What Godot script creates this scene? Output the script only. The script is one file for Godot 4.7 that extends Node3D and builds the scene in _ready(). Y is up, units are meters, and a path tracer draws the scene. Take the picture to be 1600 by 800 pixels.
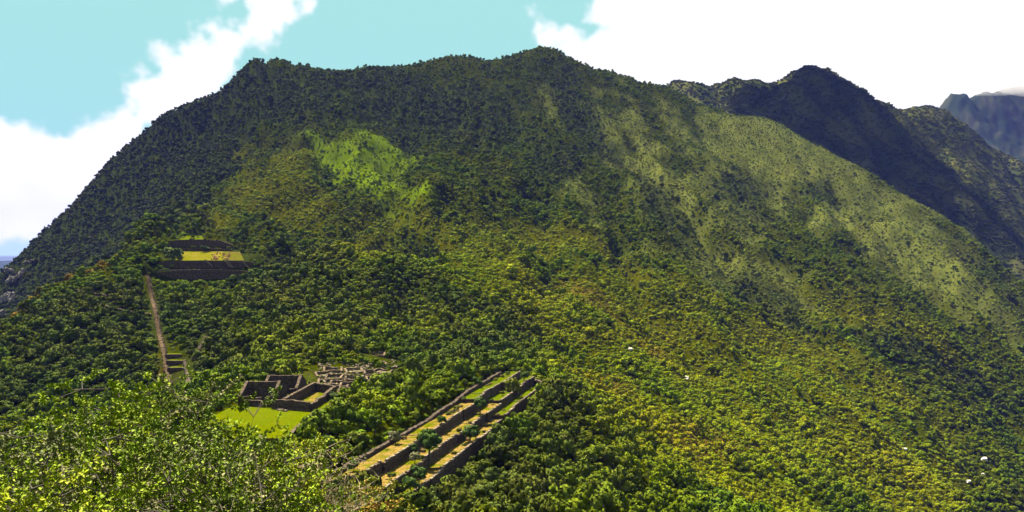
extends Node3D
# An Andean mountainside with terraced ruins.  The eye stands at the origin; metres; y is up.

const F := 1231.0                     # focal length in photograph pixels (1600 wide); horizon on row 400
const SUN_FROM := Vector3(-0.30, 0.89, -0.34)

var rng := RandomNumberGenerator.new()
var M := {}
var used_names := {}
var n_big := FastNoiseLite.new()
var n_mid := FastNoiseLite.new()
var n_fine := FastNoiseLite.new()

# ------------------------------------------------------------------ small helpers
func spot(px: float, py: float, d: float) -> Vector3:      # bearing and height angle plus a surveyed depth
	return Vector3((px - 800.0) / F * d, (400.0 - py) / F * d, -d)

func px_of(p: Vector3) -> Vector2:
	return Vector2(800.0 + p.x / -p.z * F, 400.0 - p.y / -p.z * F)

func numbered(called: String) -> String:
	var k: int = used_names.get(called, 0)
	used_names[called] = k + 1
	return called if k == 0 else "%s_%03d" % [called, k]

func tag(o: Node, label: String, category: String, group := "", kind := "") -> Node:
	if label != "": o.set_meta("label", label)
	if category != "": o.set_meta("category", category)
	if group != "": o.set_meta("group", group)
	if kind != "": o.set_meta("kind", kind)
	return o

func thing(called: String, label: String, category: String, group := "", at := Vector3.ZERO) -> Node3D:
	var o := Node3D.new()
	o.name = numbered(called)
	add_child(o)
	o.position = at
	tag(o, label, category, group)
	return o

func part(called: String, mesh: Mesh, mat: Material, parent: Node3D, at := Vector3.ZERO) -> MeshInstance3D:
	var o := MeshInstance3D.new()
	o.name = called
	o.mesh = mesh
	o.material_override = mat
	parent.add_child(o, true)
	o.position = at
	if called in ["coping", "steps", "side_stones", "stones", "stair"]:      # stones of a pixel or two each
		o.set_meta("kind", "stuff")
	return o

func structure(called: String, mesh: Mesh, mat: Material) -> MeshInstance3D:
	var o := MeshInstance3D.new()
	o.name = numbered(called)
	o.mesh = mesh
	o.material_override = mat
	add_child(o)
	o.set_meta("kind", "structure")
	return o

func rand_dir() -> Vector3:
	var z := rng.randf_range(-1.0, 1.0)
	var a := rng.randf_range(0.0, TAU)
	var r := sqrt(1.0 - z * z)
	return Vector3(r * cos(a), z, r * sin(a))

# collects triangles
class Shape:
	var v := PackedVector3Array()
	var n := PackedVector3Array()
	var c := PackedColorArray()
	func tri(a: Vector3, b: Vector3, d: Vector3, na: Vector3, nb: Vector3, nd: Vector3, col: Color) -> void:
		v.append(a); v.append(b); v.append(d)
		n.append(na); n.append(nb); n.append(nd)
		c.append(col); c.append(col); c.append(col)
	func flat(a: Vector3, b: Vector3, d: Vector3, col: Color) -> void:
		var k := (d - a).cross(b - a)
		k = k.normalized() if k.length_squared() > 1e-16 else Vector3.UP
		tri(a, b, d, k, k, k, col)
	func quad(a: Vector3, b: Vector3, d: Vector3, e: Vector3, col: Color) -> void:
		flat(a, b, d, col)
		flat(a, d, e, col)
	func box(b: Basis, o: Vector3, h: Vector3, col := Color.WHITE) -> void:   # centre o, half size h
		var p := []
		for i in 8:
			p.append(o + b * Vector3(h.x * (1 if i & 1 else -1), h.y * (1 if i & 2 else -1), h.z * (1 if i & 4 else -1)))
		quad(p[2], p[6], p[7], p[3], col)   # top
		quad(p[0], p[1], p[5], p[4], col)
		quad(p[0], p[2], p[3], p[1], col)
		quad(p[5], p[7], p[6], p[4], col)
		quad(p[4], p[6], p[2], p[0], col)
		quad(p[1], p[3], p[7], p[5], col)
	func tube(pts: Array, rads: Array, sides: int, col: Color) -> void:
		var rings := []
		for i in pts.size():
			var a: Vector3 = pts[maxi(i - 1, 0)]
			var b: Vector3 = pts[mini(i + 1, pts.size() - 1)]
			var t := (b - a).normalized()
			var u := t.cross(Vector3(0.31, 0.2, 0.93)).normalized()
			var w := t.cross(u)
			var ring := []
			for k in sides:
				var g := TAU * k / sides
				ring.append([pts[i] + (u * cos(g) + w * sin(g)) * rads[i], u * cos(g) + w * sin(g)])
			rings.append(ring)
		for i in pts.size() - 1:
			for k in sides:
				var p0 = rings[i][k]
				var p1 = rings[i][(k + 1) % sides]
				var q0 = rings[i + 1][k]
				var q1 = rings[i + 1][(k + 1) % sides]
				tri(p0[0], q0[0], q1[0], p0[1], q0[1], q1[1], col)
				tri(p0[0], q1[0], p1[0], p0[1], q1[1], p1[1], col)
	func mesh() -> ArrayMesh:
		var a := []
		a.resize(Mesh.ARRAY_MAX)
		a[Mesh.ARRAY_VERTEX] = v
		a[Mesh.ARRAY_NORMAL] = n
		a[Mesh.ARRAY_COLOR] = c
		var m := ArrayMesh.new()
		m.add_surface_from_arrays(Mesh.PRIMITIVE_TRIANGLES, a)
		return m

# ------------------------------------------------------------------ materials
func noise_image(kind: int, freq: float, oct: int, lo: Color, hi: Color, sd: int, size := 512, power := 1.0, ret := -1) -> Image:
	var f := FastNoiseLite.new()
	f.noise_type = kind
	f.frequency = freq
	f.seed = sd
	f.fractal_octaves = oct
	f.fractal_type = FastNoiseLite.FRACTAL_FBM if oct > 1 else FastNoiseLite.FRACTAL_NONE
	if ret >= 0:
		f.cellular_return_type = ret
	var src := f.get_seamless_image(size, size)
	var im := Image.create(size, size, true, Image.FORMAT_RGB8)
	for y in size:
		for x in size:
			im.set_pixel(x, y, lo.lerp(hi, pow(src.get_pixel(x, y).r, power)))
	return im

func tex(im: Image) -> ImageTexture:
	im.generate_mipmaps()
	return ImageTexture.create_from_image(im)

func lin(r: float, g: float, b: float) -> Color:
	return Color(r, g, b).linear_to_srgb()

func make_materials() -> void:
	var foliage := StandardMaterial3D.new()
	foliage.vertex_color_use_as_albedo = true
	foliage.roughness = 0.7
	foliage.metallic_specular = 0.08
	foliage.cull_mode = BaseMaterial3D.CULL_DISABLED
	foliage.backlight = Color(0.14, 0.18, 0.04)
	M.foliage = foliage
	var leaf := StandardMaterial3D.new()
	leaf.vertex_color_use_as_albedo = true
	leaf.roughness = 0.55
	leaf.metallic_specular = 0.14
	leaf.cull_mode = BaseMaterial3D.CULL_DISABLED
	leaf.backlight = Color(0.5, 0.56, 0.12)
	M.leaf = leaf
	var bark := StandardMaterial3D.new()
	bark.albedo_texture = tex(noise_image(FastNoiseLite.TYPE_SIMPLEX, 0.02, 4, lin(0.02, 0.015, 0.010), lin(0.07, 0.055, 0.04), 3, 256))
	bark.uv1_triplanar = true
	bark.uv1_scale = Vector3(2.0, 0.7, 2.0)
	bark.roughness = 0.95
	M.bark = bark
	var twig := bark.duplicate()
	twig.albedo_color = Color(1.9, 1.85, 1.75)
	M.twig = twig
	# terrain: vertex colours times a mottled grain
	var ground := StandardMaterial3D.new()
	ground.vertex_color_use_as_albedo = true
	ground.albedo_texture = tex(noise_image(FastNoiseLite.TYPE_SIMPLEX, 0.02, 5, Color(0.55, 0.55, 0.5), Color(1, 1, 1), 11, 512))
	ground.uv1_triplanar = true
	ground.uv1_world_triplanar = true
	ground.uv1_scale = Vector3.ONE * 0.045
	ground.roughness = 1.0
	ground.metallic_specular = 0.0
	M.ground = ground
	var stone := StandardMaterial3D.new()
	stone.vertex_color_use_as_albedo = true
	var cells := noise_image(FastNoiseLite.TYPE_CELLULAR, 0.035, 1, Color(0.42, 0.38, 0.33), Color(1, 0.96, 0.9), 21, 512, 0.8, FastNoiseLite.RETURN_CELL_VALUE)
	stone.albedo_texture = tex(cells)
	var bump := noise_image(FastNoiseLite.TYPE_CELLULAR, 0.035, 1, Color(0, 0, 0), Color(1, 1, 1), 21, 512, 1.0, FastNoiseLite.RETURN_DISTANCE2_SUB)
	bump.bump_map_to_normal_map(6.0)
	stone.normal_enabled = true
	stone.normal_texture = tex(bump)
	stone.normal_scale = 0.8
	stone.uv1_triplanar = true
	stone.uv1_world_triplanar = true
	stone.uv1_scale = Vector3(0.16, 0.22, 0.16)
	stone.roughness = 0.95
	stone.metallic_specular = 0.2
	M.stone = stone
	var grass := StandardMaterial3D.new()
	grass.vertex_color_use_as_albedo = true
	grass.albedo_texture = tex(noise_image(FastNoiseLite.TYPE_SIMPLEX, 0.015, 5, Color(0.62, 0.6, 0.5), Color(1, 1, 1), 31, 512))
	grass.uv1_triplanar = true
	grass.uv1_world_triplanar = true
	grass.uv1_scale = Vector3.ONE * 0.16
	grass.roughness = 1.0
	grass.metallic_specular = 0.0
	M.grass = grass
	var plain := StandardMaterial3D.new()
	plain.vertex_color_use_as_albedo = true
	plain.roughness = 0.8
	plain.cull_mode = BaseMaterial3D.CULL_DISABLED
	M.plain = plain
	var cloudy := StandardMaterial3D.new()
	cloudy.albedo_color = Color(0.92, 0.92, 0.93)
	cloudy.roughness = 1.0
	M.cloud = cloudy

# ------------------------------------------------------------------ terrain
# radial-basis surface through surveyed points
func rbf_fit(pts: Array, soft: float) -> Dictionary:
	var n := pts.size()
	var w := n + 1
	var a := []
	for i in w:
		var row := PackedFloat64Array()
		row.resize(w + 1)
		a.append(row)
	for i in n:
		for j in n:
			var dx: float = pts[i].x - pts[j].x
			var dz: float = pts[i].z - pts[j].z
			a[i][j] = sqrt(dx * dx + dz * dz + soft * soft)
		a[i][i] += -0.3
		a[i][n] = 1.0
		a[n][i] = 1.0
		a[i][w] = pts[i].y
	for i in w:
		var best := i
		for r in range(i + 1, w):
			if absf(a[r][i]) > absf(a[best][i]):
				best = r
		var t = a[i]; a[i] = a[best]; a[best] = t
		var ri: PackedFloat64Array = a[i]
		var inv := 1.0 / ri[i]
		for r in range(i + 1, w):
			var rr: PackedFloat64Array = a[r]
			var k: float = rr[i] * inv
			if k != 0.0:
				for c in range(i, w + 1):
					rr[c] -= k * ri[c]
				a[r] = rr
	var sol := PackedFloat64Array()
	sol.resize(w)
	for i in range(w - 1, -1, -1):
		var s: float = a[i][w]
		for c in range(i + 1, w):
			s -= a[i][c] * sol[c]
		sol[i] = s / a[i][i]
	var xs := PackedFloat64Array()
	var zs := PackedFloat64Array()
	for p in pts:
		xs.append(p.x); zs.append(p.z)
	return {"x": xs, "z": zs, "w": sol, "n": n, "soft": soft * soft}

func rbf_at(r: Dictionary, x: float, z: float) -> float:
	var xs: PackedFloat64Array = r.x
	var zs: PackedFloat64Array = r.z
	var w: PackedFloat64Array = r.w
	var s: float = w[r.n]
	var q: float = r.soft
	for i in xs.size():
		var dx := x - xs[i]
		var dz := z - zs[i]
		s += w[i] * sqrt(dx * dx + dz * dz + q)
	return s

class Field:                          # a height grid with uneven spacing
	var xs := PackedFloat64Array()
	var zs := PackedFloat64Array()
	var h := PackedFloat64Array()
	var fx := PackedInt32Array()      # look-up from whole metres to column
	var fz := PackedInt32Array()
	func index() -> void:
		var k := 0
		for m in int(ceil(xs[-1] - xs[0])) + 1:
			while k < xs.size() - 2 and xs[k + 1] <= xs[0] + m: k += 1
			fx.append(k)
		k = 0
		for m in int(ceil(zs[-1] - zs[0])) + 1:
			while k < zs.size() - 2 and zs[k + 1] <= zs[0] + m: k += 1
			fz.append(k)
	func at(x: float, z: float) -> float:
		x = clampf(x, xs[0], xs[-1] - 0.01)
		z = clampf(z, zs[0], zs[-1] - 0.01)
		var i := fx[int(x - xs[0])]
		while i < xs.size() - 2 and xs[i + 1] <= x: i += 1
		var j := fz[int(z - zs[0])]
		while j < zs.size() - 2 and zs[j + 1] <= z: j += 1
		var u := (x - xs[i]) / (xs[i + 1] - xs[i])
		var v := (z - zs[j]) / (zs[j + 1] - zs[j])
		var w := xs.size()
		return lerpf(lerpf(h[j * w + i], h[j * w + i + 1], u), lerpf(h[(j + 1) * w + i], h[(j + 1) * w + i + 1], u), v)
	func normal(x: float, z: float) -> Vector3:
		return Vector3(at(x - 4, z) - at(x + 4, z), 8.0, at(x, z - 4) - at(x, z + 4)).normalized()

var land := Field.new()
var far_land := Field.new()

func axis(a: float, b: float, stops: Array) -> PackedFloat64Array:   # stops: [from, to, step]; coarse steps of 8 outside
	var out := PackedFloat64Array()
	var x := a
	while x < b:
		out.append(x)
		var step := 8.0
		for s in stops:
			if x >= s[0] and x < s[1]:
				step = s[2]
		x += step
	out.append(b)
	return out

# level places the terrain is pressed to: centre x, z, half width, half length, turn, height, margin
var pads := []
func pressed(x: float, z: float, y: float) -> float:
	for p in pads:
		var dx: float = x - p[0]
		var dz: float = z - p[1]
		var c: float = cos(p[4])
		var s: float = sin(p[4])
		var u := absf(dx * c - dz * s) - float(p[2])
		var v := absf(dx * s + dz * c) - float(p[3])
		var out := Vector2(maxf(u, 0), maxf(v, 0)).length()
		if out < p[6]:
			y = lerpf(p[5], y, smoothstep(0.0, p[6], out))
	return y

# the stepped profile of the levelled hilltop, by distance from the eye
const STEPS := [[398.0, -16.0], [404.0, -13.6], [411.4, -13.6], [412.4, -7.8], [418.4, -7.8], [419.4, -3.4], [443.5, 1.6], [444.5, 3.8], [449.4, 3.8], [450.4, 8.6], [460.0, 11.5]]
func stepped(x: float, z: float, y: float) -> float:
	var d := -z
	if d < 398.0 or d > 460.0:
		return y
	var left := -214.0 if d > 443.6 else -196.0
	var right := -168.0 if d > 443.6 else -143.0
	var k := smoothstep(left, left + 9.0, x) * (1.0 - smoothstep(right, right + 9.0, x)) * smoothstep(398.0, 404.0, d) * (1.0 - smoothstep(453.0, 460.0, d))
	for i in STEPS.size() - 1:
		if d <= STEPS[i + 1][0]:
			return lerpf(y, remap(d, STEPS[i][0], STEPS[i + 1][0], STEPS[i][1], STEPS[i + 1][1]), k)
	return y

func near_ruins(x: float, z: float) -> float:      # 1 amid the ruins, 0 away
	return 1.0 - smoothstep(60.0, 130.0, Vector2(x + 35.0, (z + 200.0) * 0.8).length())

func survey() -> Array:
	var out := []
	var crest := [[415,92,1000],[440,97,1005],[480,108,1010],[520,110,1015],[560,107,1030],[630,102,1045],[665,93,1050],[700,90,1060],[740,95,1080],[800,92,1095],[825,78,1098],[848,72,1100],[870,82,1105],[890,98,1110],[920,108,1115],[960,122,1120],[1000,133,1130],[1040,142,1135],[1090,165,1110]]
	for c in crest:
		var p := spot(c[0], c[1], c[2])
		out.append(p)
		out.append(p + Vector3(10, -90, -150))
	var left := [[330,148,985],[250,185,950],[190,240,915],[150,280,890],[100,335,860],[50,375,835],[30,400,820],[0,425,800],[-80,500,770],[-200,560,740]]
	for c in left:
		var p := spot(c[0], c[1], c[2])
		out.append(p)
		out.append(p + Vector3(-80, -110, -110))
	var limb := [[1140,184,1080],[1200,187,1055],[1250,212,1030],[1300,240,1000],[1370,278,960],[1450,330,915],[1520,380,875],[1600,440,830],[1700,520,790],[1850,620,740]]
	for c in limb:
		var p := spot(c[0], c[1], c[2])
		out.append(p)
		out.append(p + Vector3(55, -62, -95))
	var body := [
		[425,140,920],[412,200,830],[370,262,720],[300,322,600],[250,366,490],
		[250,260,860],[150,360,800],[100,400,770],[200,330,800],[300,220,905],[320,290,690],[60,455,725],[0,500,705],[150,412,690],[215,382,630],
		[0,520,370],[60,465,385],[110,446,395],[160,420,405],[215,395,428],[230,380,455],
		[290,407,420],[385,412,420],[300,440,408],[370,440,405],[330,391,443.5],[280,392,443],[240,391,446],[300,387.5,449],[240,378,457],[300,421,412],[340,421,412],[380,423,412],[280,373,456],[330,368,462],
		[228,430,400],[240,490,345],[252,550,305],[265,612,272],[100,500,345],[100,600,275],[30,600,285],[0,650,255],[180,520,330],[180,600,280],[320,500,345],[320,560,300],[340,600,260],
		[-150,560,360],[-150,680,240],
		[420,640,193],[400,580,240],[400,540,275],[450,500,320],[420,460,370],[400,430,420],[430,380,500],[430,320,610],
		[540,600,225],[600,575,258],[600,550,290],[560,640,190],[520,680,168],[600,660,180],[700,610,222],
		[500,250,725],[500,300,620],[500,200,830],[500,400,430],[500,450,370],[560,250,735],[560,150,930],[620,190,860],
		[600,500,345],[600,400,450],[600,300,630],[700,560,300],[700,500,370],[700,400,470],[700,300,640],[700,200,850],[700,130,985],
		[850,560,320],[850,500,400],[850,400,520],[850,300,680],[850,200,880],[850,120,1020],[860,602,252],
		[700,790,150],[850,700,200],[850,800,160],[780,750,172],[1000,800,200],[1000,700,260],[1000,600,370],[1000,500,480],[1000,400,600],[1000,300,740],[1000,200,930],
		[1100,420,640],[1100,300,790],[1100,220,960],
		[1200,800,290],[1200,700,360],[1200,600,460],[1200,500,570],[1200,400,700],[1200,300,840],[1200,230,965],
		[1400,800,380],[1400,700,450],[1400,600,540],[1400,500,640],[1400,400,760],[1400,335,870],[1300,340,830],[1300,280,915],
		[1600,800,450],[1600,700,530],[1600,600,610],[1600,500,720],[1800,800,520],[1800,680,640],[1150,560,480],[1500,620,570]]
	for c in body:
		out.append(spot(c[0], c[1], c[2]))
	for p in [[-120,-45,-470],[-190,-60,-480],[-60,-25,-520],[-260,-80,-430]]:
		out.append(Vector3(p[0], p[1], p[2]))
	for p in [[0,-1.8,6],[-12,-2,4],[12,-2,4],[-6,-5.0,-11],[3,-5.6,-11],[-14,-5.2,-12],[-8,-9.5,-22],[6,-9.5,-22],[-20,-9,-24],[-10,-19,-46],[8,-20,-46],[-35,-20,-50],[0,-34,-88],[-40,-30,-90],[30,-40,-95],[-28,-42,-128],[-60,-38,-130],[20,-52,-135],[-100,-44,-150],[90,-60,-130],[150,-80,-180],[60,-30,-40],[-80,-30,-60],[-8,-44,-120]]:
		out.append(Vector3(p[0], p[1], p[2]))
	return out

func build_land() -> void:
	var fit := rbf_fit(survey(), 14.0)
	land.xs = axis(-760, 1000, [[-760, -420, 8.0], [-420, -120, 5.0], [-120, 30, 2.5], [30, 400, 5.0]])
	land.zs = axis(-1290, 12, [[-1000, -460, 6.0], [-460, -396, 1.0], [-396, -290, 4.0], [-290, -120, 2.5], [-120, 12, 4.0]])
	var gully := FastNoiseLite.new()
	gully.seed = 5
	gully.noise_type = FastNoiseLite.TYPE_SIMPLEX
	gully.frequency = 0.0055
	gully.fractal_type = FastNoiseLite.FRACTAL_RIDGED
	gully.fractal_octaves = 4
	var h := PackedFloat64Array()
	for z in land.zs:
		for x in land.xs:
			var y := rbf_at(fit, x, z)
			var d := Vector2(x, z).length()
			var amp := smoothstep(120.0, 700.0, d) * (1.0 - near_ruins(x, z)) * smoothstep(35.0, 90.0, Vector2(x + 172.0, z + 432.0).length()) * smoothstep(70.0, 150.0, Vector2(x + 230.0, z + 370.0).length())
			amp *= 1.0 - 0.75 * smoothstep(860.0, 980.0, -z) * smoothstep(-330.0, -230.0, x)
			amp *= 1.0 - 0.7 * (1.0 - smoothstep(-420.0, -300.0, x)) 
			# ribs and gullies run down from the crest, drifting to the right
			var u := x * 0.22 + z * 0.97
			var v := x * 0.97 - z * 0.22 + n_mid.get_noise_2d(x * 0.3, z * 0.3) * 30.0
			y -= (gully.get_noise_2d(u * 0.4, v * 1.5) + 0.15) * 19.0 * amp
			y += n_mid.get_noise_2d(x, z) * (0.3 + 2.4 * amp)
			h.append(stepped(x, z, pressed(x, z, y)))
	land.h = h
	land.index()

func field_mesh(f: Field, tint: Callable) -> ArrayMesh:
	var w := f.xs.size()
	var hh := f.zs.size()
	var v := PackedVector3Array()
	var n := PackedVector3Array()
	var c := PackedColorArray()
	var idx := PackedInt32Array()
	for j in hh:
		for i in w:
			var i0 := maxi(i - 1, 0)
			var i1 := mini(i + 1, w - 1)
			var j0 := maxi(j - 1, 0)
			var j1 := mini(j + 1, hh - 1)
			var p := Vector3(f.xs[i], f.h[j * w + i], f.zs[j])
			v.append(p)
			n.append(Vector3(-(f.h[j * w + i1] - f.h[j * w + i0]) / (f.xs[i1] - f.xs[i0]), 1.0, -(f.h[j1 * w + i] - f.h[j0 * w + i]) / (f.zs[j1] - f.zs[j0])).normalized())
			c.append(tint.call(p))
			if i < w - 1 and j < hh - 1:
				var a := j * w + i
				idx.append_array([a, a + 1, a + w, a + 1, a + w + 1, a + w])
	var arr := []
	arr.resize(Mesh.ARRAY_MAX)
	arr[Mesh.ARRAY_VERTEX] = v
	arr[Mesh.ARRAY_NORMAL] = n
	arr[Mesh.ARRAY_COLOR] = c
	arr[Mesh.ARRAY_INDEX] = idx
	var m := ArrayMesh.new()
	m.add_surface_from_arrays(Mesh.PRIMITIVE_TRIANGLES, arr)
	return m

# where a bearing meets the land
func hit(px: float, py: float, f: Field = land, from := 110.0) -> Vector3:
	var d := from
	while d < 3600.0:
		var p := spot(px, py, d)
		if p.x > f.xs[0] and p.x < f.xs[-1] and p.z > f.zs[0] and p.y < f.at(p.x, p.z):
			var lo := d - maxf(2.0, d * 0.008)
			for k in 8:
				var mid := (lo + d) * 0.5
				var q := spot(px, py, mid)
				if q.y < f.at(q.x, q.z): d = mid
				else: lo = mid
			return spot(px, py, d)
		d += maxf(2.0, d * 0.008)
	return Vector3.INF

# ------------------------------------------------------------------ what grows where
var zones := {}
func zone(kind: String, list: Array) -> void:      # ellipses on the land: centre, reach across, reach up-slope
	var out := []
	for e in list:
		var c := hit(e[0], e[1])
		var a := hit(e[0] + e[2], e[1] + e[4])
		var b := hit(e[0] + e[5], e[1] - e[3])
		if c == Vector3.INF:
			continue
		if a == Vector3.INF or absf(a.z - c.z) > 260.0:      # reach over the skyline: take the other side
			a = hit(e[0] - e[2], e[1] - e[4])
			a = c * 2.0 - a
		if b == Vector3.INF or absf(b.z - c.z) > 260.0:
			b = hit(e[0] - e[5], e[1] + e[3])
			b = c * 2.0 - b
		var ua := Vector2(a.x - c.x, a.z - c.z)
		var ub := Vector2(b.x - c.x, b.z - c.z)
		var det := ua.x * ub.y - ua.y * ub.x
		if absf(det) < 1.0:
			continue
		out.append([c.x, c.z, ub.y / det, -ub.x / det, -ua.y / det, ua.x / det])
	zones[kind] = out

func in_zone(kind: String, x: float, z: float) -> float:
	var best := 0.0
	var wob := n_big.get_noise_2d(x, z) * 0.5 + n_mid.get_noise_2d(x, z) * 0.75
	for e in zones[kind]:
		var dx: float = x - e[0]
		var dz: float = z - e[1]
		var u: float = dx * e[2] + dz * e[3]
		var v: float = dx * e[4] + dz * e[5]
		var r := u * u + v * v
		if r < 3.5:
			best = maxf(best, 1.0 - smoothstep(0.45, 1.25, sqrt(r) + wob))
	return best

func make_zones() -> void:
	# [centre px, py, reach x, reach y, drop along x, drift along y]
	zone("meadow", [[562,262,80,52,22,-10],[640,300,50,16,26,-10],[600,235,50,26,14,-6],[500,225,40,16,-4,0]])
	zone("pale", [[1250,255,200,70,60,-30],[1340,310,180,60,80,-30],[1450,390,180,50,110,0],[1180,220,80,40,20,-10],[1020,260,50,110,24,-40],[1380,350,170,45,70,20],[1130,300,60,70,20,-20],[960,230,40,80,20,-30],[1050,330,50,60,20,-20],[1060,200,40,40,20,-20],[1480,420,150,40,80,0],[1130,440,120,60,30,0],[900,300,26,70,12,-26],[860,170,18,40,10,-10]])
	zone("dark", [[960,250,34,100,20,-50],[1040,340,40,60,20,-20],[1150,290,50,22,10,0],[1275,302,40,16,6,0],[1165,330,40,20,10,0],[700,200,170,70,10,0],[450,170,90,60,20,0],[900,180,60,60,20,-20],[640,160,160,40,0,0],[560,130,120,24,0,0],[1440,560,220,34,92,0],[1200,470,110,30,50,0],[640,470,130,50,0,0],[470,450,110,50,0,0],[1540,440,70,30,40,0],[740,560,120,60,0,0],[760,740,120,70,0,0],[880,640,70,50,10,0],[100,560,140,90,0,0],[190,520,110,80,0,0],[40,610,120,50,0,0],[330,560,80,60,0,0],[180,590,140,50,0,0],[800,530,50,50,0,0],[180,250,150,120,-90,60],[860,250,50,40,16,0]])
	zone("yellow", [[390,285,46,40,-6,0],[340,345,40,26,-4,0],[450,255,46,36,0,0],[430,330,60,30,0,0],[780,430,150,50,30,0],[900,390,140,40,36,0],[690,375,120,30,26,0],[1040,440,140,40,40,0],[640,340,60,24,14,0],[480,330,60,40,0,0],[540,390,80,30,10,0],[1420,520,140,30,70,0],[1050,640,230,110,30,0],[1300,700,260,90,80,0],[1000,520,150,60,20,0],[1250,560,140,60,50,0],[930,440,80,40,20,0],[1420,740,120,60,40,0],[860,720,40,30,0,0],[1120,560,120,60,0,0],[1250,480,120,40,40,0]])  # first entries put the sunlit side of the left spur into leaf colour
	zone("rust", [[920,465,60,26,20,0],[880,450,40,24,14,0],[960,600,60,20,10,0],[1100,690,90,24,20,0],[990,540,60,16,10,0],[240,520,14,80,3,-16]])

# the crest of the left hill, brown with dry grass at its outer end
func on_rim(x: float, z: float) -> float:
	var best := 99.0
	var line := [spot(-60, 560, 362), spot(0, 520, 370), spot(60, 465, 385), spot(112, 446, 395), spot(160, 420, 405)]
	for i in line.size() - 1:
		var q := Geometry2D.get_closest_point_to_segment(Vector2(x, z), Vector2(line[i].x, line[i].z), Vector2(line[i + 1].x, line[i + 1].z))
		best = minf(best, q.distance_to(Vector2(x, z)) * (1.0 if i < 2 else 1.8))
	return 1.0 - smoothstep(5.0, 17.0, best + n_mid.get_noise_2d(x * 3.0, z * 3.0) * 6.0)

func veg_at(x: float, z: float) -> Dictionary:
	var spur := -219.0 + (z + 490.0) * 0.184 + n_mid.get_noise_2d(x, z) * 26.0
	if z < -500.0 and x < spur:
		return {"m": 0.0, "p": 0.0, "d": 1.4, "y": 0.0, "r": 0.0}  # left of the spur: darker colour painted in as its shaded flank
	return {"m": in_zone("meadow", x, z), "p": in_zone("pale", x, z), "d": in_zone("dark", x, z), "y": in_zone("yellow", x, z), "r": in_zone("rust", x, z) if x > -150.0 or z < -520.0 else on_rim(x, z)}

func ground_tint(p: Vector3) -> Color:
	var a := Color(0.024, 0.030, 0.003)  # base colour kept dark to stand in for shade between plants
	if p.z < -110.0:
		var g := veg_at(p.x, p.z)
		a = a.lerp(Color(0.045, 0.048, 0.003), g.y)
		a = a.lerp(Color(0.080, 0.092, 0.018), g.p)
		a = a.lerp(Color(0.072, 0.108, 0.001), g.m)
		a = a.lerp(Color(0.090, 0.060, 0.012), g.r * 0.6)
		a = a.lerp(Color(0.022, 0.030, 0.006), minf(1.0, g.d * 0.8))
	var k := 1.0 + n_fine.get_noise_2d(p.x * 0.6, p.z * 0.6) * 0.35
	return Color(a.r * k, a.g * k, a.b * k)

func keep_clear(x: float, z: float) -> float:      # metres to the nearest place kept free of trees
	var best := 99.0
	for p in clear_boxes:
		var dx: float = x - p[0]
		var dz: float = z - p[1]
		var c: float = cos(p[4])
		var s: float = sin(p[4])
		var u := absf(dx * c - dz * s) - float(p[2])
		var v := absf(dx * s + dz * c) - float(p[3])
		best = minf(best, maxf(u, v))
	for q in clear_lines:
		var pt := Geometry2D.get_closest_point_to_segment(Vector2(x, z), q[0], q[1])
		best = minf(best, pt.distance_to(Vector2(x, z)) - float(q[2]))
	return best
var clear_boxes := []
var clear_lines := []

# ------------------------------------------------------------------ plants
func crown(sd: int, lobes: int, cards: int, card: float, low: float, tall: float) -> ArrayMesh:   # crown of radius about 1 over the origin
	rng.seed = sd
	var s := Shape.new()
	var L := []
	L.append([Vector3(0, low + tall * 0.5, 0), 0.62])
	for i in lobes:
		var a := TAU * i / lobes + rng.randf_range(-0.5, 0.5)
		var r := rng.randf_range(0.3, 0.68)
		L.append([Vector3(cos(a) * r, low + tall * rng.randf_range(0.2, 0.82), sin(a) * r), rng.randf_range(0.24, 0.44)])
	var made := 0
	var tries := 0
	while made < cards and tries < cards * 6:
		tries += 1
		var q: Array = L[rng.randi() % L.size()]
		var d := rand_dir()
		if d.y < -0.35 and rng.randf() < 0.7:
			continue
		var p: Vector3 = q[0] + Vector3(d.x, d.y * 0.85, d.z) * q[1] * rng.randf_range(0.72, 1.12)
		if p.y < 0.02:
			continue
		var deep := false
		for o in L:
			if o != q and p.distance_to(o[0]) < o[1] * 0.72:
				deep = true
				break
		if deep:
			continue
		made += 1
		var nn := (d + rand_dir() * 0.75).normalized()
		var t := nn.cross(rand_dir()).normalized()
		var b := nn.cross(t)
		var z := card * rng.randf_range(0.6, 1.4)
		var sh := (d * 0.7 + nn * 0.45 + Vector3(0, 0.12, 0)).normalized()
		var k := rng.randf_range(0.72, 1.25)
		var col := Color(k * rng.randf_range(0.92, 1.1), k, k * rng.randf_range(0.8, 1.1))
		var a0 := p - t * z
		var a1 := p + b * z * 0.55 + nn * z * 0.12
		var a2 := p + t * z
		var a3 := p - b * z * 0.55 + nn * z * 0.12
		s.tri(a0, a1, a2, sh, sh, sh, col)
		s.tri(a0, a2, a3, sh, sh, sh, col)
	return s.mesh()

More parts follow.
